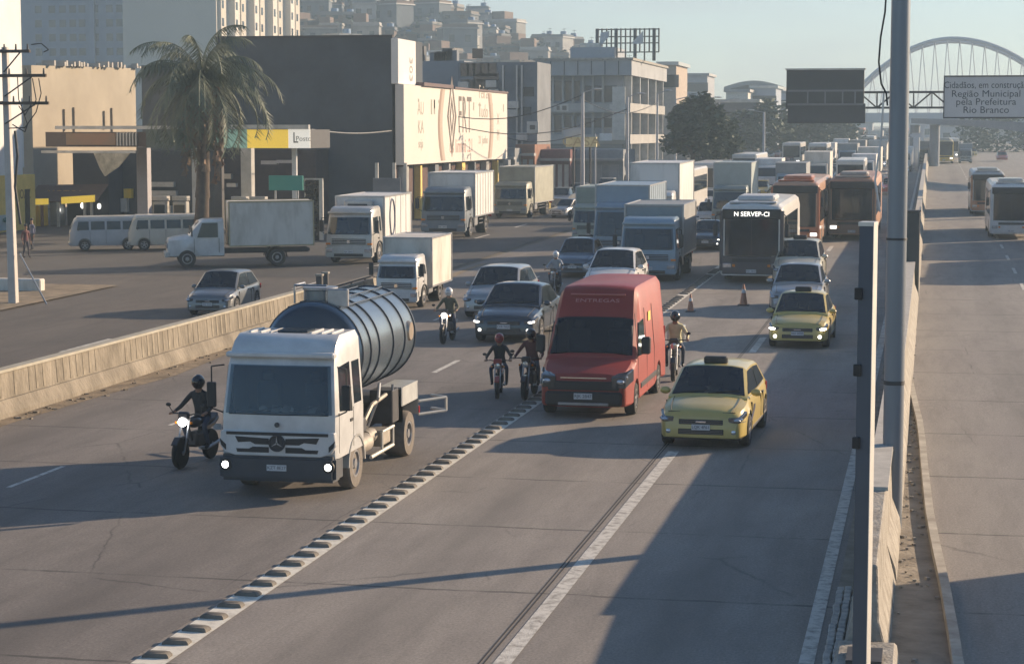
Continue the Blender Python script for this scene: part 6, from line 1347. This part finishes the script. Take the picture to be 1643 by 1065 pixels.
# palm
def palm(px, YY, ztop):
    x = WY(px, 330, YY).x; g = gz(YY); r = empty('palm_tree', 'tall feathery palm tree in front of the petrol station', 'palm tree', loc=(x, YY, g)); H = ztop-g
    k = MB(); prev = None
    for i in range(14):
        t = i/13; p_ = (.25*math.sin(t*2), 0, H*t); 
        if prev: k.cyl(prev, p_, .42-.10*t+(.04 if i % 2 else 0), .40-.10*t, 12)
        prev = p_
    k.build('trunk', BARK, r)
    for i in range(58):
        a = i*2.399+random.uniform(-.25, .25); el = R(lerp(84, -42, (i/57)**.75)+random.uniform(-12, 12)); Lf = random.uniform(3.9, 5.8); k = MB(); pts = []
        d = Vector((math.cos(a), math.sin(a), 0)); pz = Vector((.23, 0, H)); ang = el
        for j in range(15):
            pts.append(pz.copy()); pz = pz+(d*math.cos(ang)+Vector((0, 0, math.sin(ang))))*Lf/14; ang -= R(5+8*j/14)
        k.tube(pts, .025, 4)
        for j in range(1, 14):
            for s in (-1, 1):
                for sub in (0, .33, .66):
                    q0 = pts[j].lerp(pts[min(14, j+1)], sub); side = d.cross(Vector((0, 0, 1)))*s; ll = .95*math.sin(math.pi*(j+1.5)/16)+.2; tip = q0+side*ll*.55+Vector((0, 0, -ll*random.uniform(.45, .95)))+d*ll*.35+Vector((random.uniform(-.1, .1),)*3); w_ = (pts[j]-pts[j-1]).normalized()*.035
                    k.add([q0-w_, q0+w_, tip], [(0, 1, 2)])
        k.build('frond', mat('palm_leaf', (.13, .15, .095), .6, 0, .35, .4, c2=(.07, .085, .055)), r, smooth=False)
    for i in range(16):
        a = i*2.4; d = Vector((math.cos(a), math.sin(a), 0)); q0 = Vector((.23, 0, H-.2)); k = MB(); pts = [q0, q0+d*.9+Vector((0, 0, -.3)), q0+d*1.1+Vector((0, 0, -2.0)), q0+d*1.0+Vector((0, 0, -random.uniform(3, 5.2)))]
        k.tube(pts, .03, 4)
        for _ in range(46): t = random.uniform(.2, 2.99); j = int(t); p_ = pts[j].lerp(pts[j+1], t-j); k.add([p_, p_+Vector((random.uniform(-.25, .25), random.uniform(-.2, .2), -.5)), p_+Vector((.05, .03, -.55))], [(0, 1, 2)])
        k.build('dead_frond', mat('dry_frond', (.20, .13, .085), .9, 0, .3, .6), r, smooth=False)
palm(321, 107., WY(325, 126, 107).z)
# ------------------------------------------------------------------ poles, lamps, gantry
GALV = mat('galvanised', (.34, .36, .40), .5, .3, .15, 1.2)
# big pole beside the camera
PYY = 36.; px0 = WY(1433, 700, PYY); bp_ = empty('lamp_pole', 'thick grey pole rising out of the picture at the end of the median wall', 'pole', loc=(px0.x, PYY, 0))
MB().lathe([(.175, 0), (.172, 4), (.15, 14)], (0, 0, 0), 'Z', 32).build('shaft', mat('pole_grey', (.20, .225, .26), .35, .35, .12, .9, stretch=(1, 1, .2)), bp_)
MB().lathe([(.18, 2.55), (.18, 2.62), (.176, 2.62)], (0, 0, 0), 'Z', 32).lathe([(.178, 5.05), (.178, 5.09), (.17, 5.09)], (0, 0, 0), 'Z', 32).build('collar', DARK, bp_)
q0 = WY(1422, 0, PYY); cbx = [Vector(WY(a, b, PYY-.3)) for a, b in ((1424, -40), (1420, 20), (1413, 60), (1410, 100), (1414, 135), (1422, 150), (1424, 170))]
cb_ = MB().tube(cbx, .018).build('cable', BLACK); tag(cb_, 'black cable looping down beside the thick grey pole', 'cable')
cbx = [Vector(WY(a, b, PYY+.6)) for a, b in ((1418, 150), (1414, 220), (1404, 290), (1412, 340))]
cb_ = MB().tube(cbx, .02).build('cable', WHITE); tag(cb_, 'pale cable hanging lower down behind the thick grey pole', 'cable')
# slim post with clamps, close to the camera
NY = 17.6; a = WY(1395, 358, NY); np_ = empty('sign_post', 'slim dark post with a bright edge, clamps and a squared top close to the camera', 'post', loc=(a.x, NY, 0), rz=R(-8))
B(-.066, .05, -.10, .10, 0, a.z-.02).build('shaft', mat('post_grey', (.085, .10, .125), .5, .2, .1, 2), np_, .004)
B(.0505, .056, -.102, .102, 0, a.z).build('edge_strip', mat('post_aluminium', (.62, .60, .56), .4, .3, .1, 3), np_); B(-.075, .058, -.108, .108, a.z-.022, a.z+.012).build('cap', MATS['post_aluminium'], np_)
for py in (470, 592, 708): z = WY(1395, py, NY).z; B(-.095, -.03, -.13, -.08, z-.05, z+.05).build('clamp', BLACK, np_, .006)
B(-.085, -.068, .0, .1, 0, a.z-.35).build('backing_channel', mat('channel_dark', (.07, .08, .1), .6, .2, .1), np_)
# dark cabinet on the median
MDY = 84.; a = WY(1453, 340, MDY); b = WY(1474, 465, MDY); mc_ = empty('control_cabinet', 'tall dark cabinet on the median right of the thick grey pole', 'cabinet')
B(a.x, b.x, MDY, MDY+.6, gz(MDY), a.z).build('housing', mat('cabinet_dark', (.045, .05, .05), .6, 0, .1), mc_, .03); B(a.x-.04, b.x+.04, MDY-.04, MDY+.64, a.z, a.z+.06).build('lid', DARK, mc_)
# power pole at the left
def power_pole():
    g = P(22, 488); r = empty('power_pole', 'concrete power pole with three crossarms at the left edge', 'power pole', loc=g); YY = g.y
    top = WY(8, 76, YY); dx = top.x-g.x
    MB().loft([[(dx*t+s1*(.16-.05*t), s2*(.16-.05*t), (top.z-g.z)*t) for s1, s2 in ((-1, -1), (1, -1), (1, 1), (-1, 1))] for t in (0, .5, 1)]).build('shaft', mat('pole_concrete', (.5, .46, .42), .85, 0, .2, 1.5), r, .02)
    for py, x0, x1 in ((83, -30, 52), (122, -40, 78), (166, -30, 82)):
        z = WY(20, py, YY).z-g.z; xa, xb = WY(x0, py, YY).x-g.x, WY(x1, py, YY).x-g.x; c_ = B(xa, xb, -.28, -.17, z-.06, z+.06).build('crossarm', BARK, r)
        n_ = 5
        for i in range(n_): x = lerp(xa+.1, xb-.1, i/(n_-1)); MB().cyl((x, -.22, z+.06), (x, -.22, z+.28), .045, .03, 8).build('insulator', DARK, c_)
        MB().tube([(dx*.8, -.2, z-.8), (lerp(xa, xb, .8), -.2, z-.05)], .03).build('brace', DARK, c_)
    MB().tube([(.3, 0, 2.0), (1.3, .2, 0)], .035).build('stay', STEEL, r)
    MB().tube([tuple(Vector(WY(a, b, YY-.35))-g) for a, b in ((24, 210), (28, 250), (24, 300), (33, 360))], .05).build('riser_cable', BLACK, r)
    k = MB()
    for pts in (((62, 126), (66, 150), (58, 180), (40, 205), (14, 206)), ((28, 124), (30, 160), (40, 185), (50, 168)), ((52, 126), (58, 160), (55, 170)), ((30, 170), (38, 182), (44, 200), (40, 212), (20, 200)), ((70, 84), (78, 80), (66, 70), (50, 72))): k.tube([tuple(Vector(WY(a, b, YY-.3))-g) for a, b in pts], .022, 4)
    k.build('jumper_wire', BLACK, r)['kind'] = 'stuff'
    return g
gp = power_pole()
for i, (py, lb) in enumerate(((80, 'top'), (120, 'middle'), (163, 'lowest'))):
    p0 = WY(8, py, gp.y); p1 = Vector((p0.x-30, p0.y-20, p0.z+1)); pts = [p0.lerp(p1, t/8)-Vector((0, 0, 1.2*math.sin(math.pi*t/8))) for t in range(9)]
    o = MB().tube(pts, .02, 4).build('overhead_wire', BLACK); tag(o, 'power line running left from the %s crossarm of the power pole' % lb, 'wire')
def kerbbox(px0, px1, py, h): 
    a, b = P(px0, py), P(px1, py); return a, b
a = P(8, 468); o = B(a.x-1.6, a.x+1.6, a.y, a.y+.5, gz(a.y), gz(a.y)+.55).build('bench_block', CREAMB, None, .05); tag(o, 'low white block behind the foot of the power pole', 'block')
# street lamps and plain posts on the left roadside
def lamp(label, px, pyt, pyb, YY, arm=0, m_=GALV, rad=.09, head=True):
    t0 = WY(px, pyt, YY); g = gz(YY); r = empty('street_lamp', label, 'street lamp', loc=(t0.x, YY, g)); h = t0.z-g
    MB().cyl((0, 0, -.2), (0, 0, h), rad*1.2, rad*.7, 10).build('pole', m_, r)
    if head: MB().tube([(0, 0, h-.05), (arm or 1.2, -.2, h+.25)], .04).build('arm', m_, r); MB().ell(((arm or 1.2)+.2, -.2, h+.22), (.38, .14, .09), 10, 6).build('lamp_head', OFFW, r)
lamp('street lamp in front of the grey building', 683, 172, 300, 150, -.9); lamp('tall thick street lamp before the corner building', 935, 148, 290, 160, 1.0, rad=.16); lamp('second tall lamp before the corner building, right of the thick one', 1007, 155, 295, 165, .9, rad=.12); lamp('tall lamp at the right edge of the corner building', 1055, 150, 250, 185, .8, rad=.11)
lamp('slim lamp standing right before the low dark building', 1226, 180, 262, 230, -1.6, rad=.16); lamp('thin post left of the thick street lamp', 955, 215, 290, 180, .6, head=False)
for i in range(12):
    YY = 250+i*26; t0 = -30.5; r = empty('street_lamp', 'distant street lamp in the hazy row along the left roadside', 'street lamp', 'street lamps along the left roadside', loc=(t0, YY, gz(YY))) if i == 0 else None
    if r: MB().cyl((0, 0, 0), (0, 0, 9), .14, .08, 8).build('pole', GALV, r); MB().tube([(0, 0, 9), (2.2, 0, 9.5)], .06).build('arm', GALV, r); MB().ell((2.5, 0, 9.45), (.5, .18, .1), 8, 5).build('lamp_head', OFFW, r); L0 = r
    else: o = copy_tree(L0); o.location = (t0, YY, gz(YY))
# fence of pale posts seen in the haze
k0 = None
for i in range(26):
    YY = 270+i*10
    if k0 is None:
        k0 = MB().box(-.2, .2, -.2, .2, 0, 4.2).box(-.6, .6, -.2, .2, 4.2, 4.5).build('barrier_post', PLATE); tag(k0, 'pale post in the hazy row between the carriageways', 'post', 'pale posts along the far median'); o = k0
    else: o = k0.copy(); COL.objects.link(o)
    o.location = (-1.9-.3*(i % 2), YY, gz(YY))
# gantry with two boards
GYY = 152.; ga = empty('sign_gantry', 'steel truss gantry carrying the two big boards over the road', 'gantry'); zg1, zg0 = WY(1450, 148, GYY).z, WY(1450, 173, GYY).z; xa, xb = WY(1262, 150, GYY).x, WY(1700, 150, GYY).x
k = MB()
for z in (zg0, zg1):
    for y in (GYY, GYY+1): k.box(xa, xb, y-.07, y+.07, z-.07, z+.07)
k.build('chord', DARK, ga, smooth=False); k = MB(); x = xa; f = 0
while x < xb-1.3:
    for y in (GYY, GYY+1): k.tube([(x, y, zg0 if f else zg1), (x+1.3, y, zg1 if f else zg0)], .05, 4); k.box(x-.04, x+.04, y-.04, y+.04, zg0, zg1)
    x += 1.3; f = 1-f
k.build('bracing', DARK, ga)['kind'] = 'stuff'
x = WY(1455, 200, GYY).x
for xx in (WY(1443, 200, GYY).x, xb): B(xx-.25, xx+.25, GYY+.2, GYY+.8, gz(GYY)-.2, zg1+.3).build('post', GALV, ga)
vb = empty('message_board', 'big dark message board hanging on the left part of the gantry', 'sign'); VBY = GYY-.9
a, b = WY(1262, 113, VBY), WY(1386, 166, VBY); c2 = WY(1388, 198, VBY)
BRD = mat('board_dark', (.055, .06, .062), .6, .1, .12, .5)
B(a.x, b.x, VBY, VBY+.6, b.z, a.z).build('upper_housing', BRD, vb, .03); B(a.x+.1, c2.x, VBY+.1, VBY+.6, c2.z, b.z-.01).build('lower_housing', mat('board_dark_low', (.07, .075, .08), .6, .1, .12), vb, .03); B(a.x-.08, b.x+.08, VBY-.06, VBY+.7, a.z, a.z+.12).build('edge_trim', OFFW, vb)
k = MB()
for py in (146, 168): z = WY(1300, py, VBY).z; k.box(a.x+.1, b.x-.05, VBY-.08, VBY-.01, z-.07, z+.07)
for px in (1296, 1324, 1352, 1372): x = WY(px, 155, VBY).x; k.box(x-.05, x+.05, VBY-.07, VBY-.005, WY(1300, 168, VBY).z, WY(1300, 146, VBY).z)
k.build('rail', mat('board_rail', (.2, .21, .22), .6, .3), vb, smooth=False)
ib = empty('information_sign', 'pale sign with four lines of dark writing on the right part of the gantry', 'sign')
a, b = WY(1516, 124, VBY), WY(1652, 188, VBY); B(a.x, b.x, VBY, VBY+.15, b.z, a.z).build('panel', mat('sign_pale_grey', (.48, .50, .52), .6, 0, .06, .8), ib)
e = .07; MB().box(a.x-e, b.x+e, VBY-.04, VBY+.17, a.z, a.z+e*1.5).box(a.x-e, b.x+e, VBY-.04, VBY+.17, b.z-e*1.5, b.z).box(a.x-e, a.x, VBY-.04, VBY+.17, b.z, a.z).box(b.x, b.x+e, VBY-.04, VBY+.17, b.z, a.z).build('frame', DARK, ib, smooth=False)
for s_, px, py in (('Cidadãos, em construção', 1582, 137), ('Região Municipal', 1582, 151), ('pela Prefeitura', 1582, 164), ('Rio Branco', 1582, 177)): q = WY(px, py, VBY-.01); text('lettering', s_, .68, mat('sign_ink', (.035, .045, .06), .7), ib, tuple(q), wscale=.84 if len(s_) > 20 else 1.05)
# ------------------------------------------------------------------ far bridge, viaduct
BRY = 460.; ab = empty('arch_bridge', 'far white steel arch bridge with hangers on the right horizon', 'bridge')
BM = mat('bridge_grey', (.45, .47, .50), .6, .2, .08)
def arch(px): 
    return 62+.00345*(px-1530)**2 if px < 1530 else 62+.0028*(px-1530)**2
for dy in (0, 9):
    pts = [Vector(WY(px, arch(px)+(2 if dy else 0), BRY))+Vector((0, dy, 0)) for px in range(1345, 1741, 15)]; MB().tube(pts, .42, 8).build('arch', BM, ab)
k = MB()
for px in range(1400, 1700, 20): p0 = Vector(WY(px, arch(px), BRY)); p1 = Vector(WY(px-9, 182, BRY)); p2 = Vector(WY(px+9, 182, BRY)); k.tube([p0, p1], .09, 4).tube([p0, p2], .09, 4)
k.build('hanger', BM, ab)
a, b = WY(1300, 186, BRY), WY(1800, 192, BRY); B(a.x, b.x, BRY-1, BRY+12, b.z-.6, a.z+.6).build('deck', BM, ab)
for px in (1345, 1720): x = WY(px, 190, BRY).x; B(x-1.5, x+1.5, BRY, BRY+10, 0, a.z).build('pier', BM, ab)
VYY = 240.; vd = empty('viaduct', 'curving concrete viaduct deck crossing under the pale sign', 'viaduct'); CM = mat('viaduct_concrete', (.24, .26, .28), .9, 0, .12, .3)
rg = []
for px, py0, py1, YY in ((1462, 190, 198, 300), (1500, 191, 200, 285), (1550, 192, 202, 265), (1600, 194, 207, 248), (1650, 197, 213, 232), (1760, 204, 226, 210)):
    a, b = WY(px, py0, YY), WY(px, py1, YY); rg.append([(a.x, YY, b.z), (a.x, YY, a.z), (a.x+.5, YY+9, a.z), (a.x+.5, YY+9, b.z)])
MB().loft(rg).build('deck', CM, vd, smooth=False)
for px, YY in ((1500, 287), (1700, 222), (1468, 298)): x = WY(px, 210, YY).x; MB().cyl((x, YY+4, 0), (x, YY+4, rg[1][0][2]), .7).build('pier', CM, vd)
# right roadside wall and slope
rw_ = empty('roadside_wall', 'pale concrete barrier along the far side of the right carriageway', 'barrier')
k = MB().loft([[(20.2, y, gz(y)-.1), (20.8, y, gz(y)-.1), (20.6, y, gz(y)+.95), (20.4, y, gz(y)+.95)] for y in (100, 150, 200, 300, 420, 600)]); k.build('wall', KERB, rw_, smooth=False)
strip('right_verge', 21, 130, 60, 640, .04, mat('verge_grass', (.06, .07, .035), .95, 0, .4, .3))
# distant skyline band beyond everything
def skyline(label, px0, px1, py, YY, m_):
    a, b = WY(px0, py, YY), WY(px1, py, YY); s_ = empty('distant_building', label, 'building'); B(a.x, b.x, YY, YY+12, 0, a.z).build('wall', m_, s_, smooth=False)
    n_ = max(2, int((b.x-a.x)/5))
    for i in range(n_):
        x = lerp(a.x, b.x, (i+.5)/n_); B(x-.9, x+.9, YY-.08, YY+.05, a.z-3.5, a.z-1.8).build('window', WIN, s_, smooth=False)
    B(a.x-.3, b.x+.3, YY-.3, YY+12.3, a.z, a.z+.4).build('roof', ROOFM, s_, smooth=False)
for i, (a_, b_, py, YY, lb) in enumerate(((1262, 1300, 196, 520, 'hazy low building under the left end of the gantry board'), (1305, 1345, 190, 560, 'hazy low building under the middle of the gantry board'), (1350, 1400, 198, 600, 'hazy low building under the right end of the gantry board'), (1455, 1500, 197, 610, 'hazy far building right of the thick pole'), (1505, 1560, 203, 580, 'hazy far building under the viaduct'), (1565, 1643, 200, 560, 'hazy far building at the right edge under the viaduct'), (1240, 1262, 176, 500, 'hazy narrow building left of the gantry board'))): skyline(lb, a_, b_, py, YY, mat('hazy%d' % i, ((.35, .37, .4), (.42, .4, .38), (.3, .33, .36), (.4, .42, .45))[i % 4], .9, 0, .2, .2))
# ------------------------------------------------------------------ haze
hz = MB().box(-560, 500, -60, 1085, -1.5, 75).build('haze', mat('haze_tmp', (1, 1, 1)), smooth=False); hz['kind'] = 'stuff'
hm = bpy.data.materials.new('haze'); hm.use_nodes = True; t = hm.node_tree; t.nodes.clear(); o_ = t.nodes.new('ShaderNodeOutputMaterial'); pv = t.nodes.new('ShaderNodeVolumePrincipled'); pv.inputs['Color'].default_value = (.62, .83, 1, 1); pv.inputs['Density'].default_value = .0007; pv.inputs['Anisotropy'].default_value = .2
t.links.new(pv.outputs[0], o_.inputs['Volume']); hz.data.materials.clear(); hz.data.materials.append(hm)
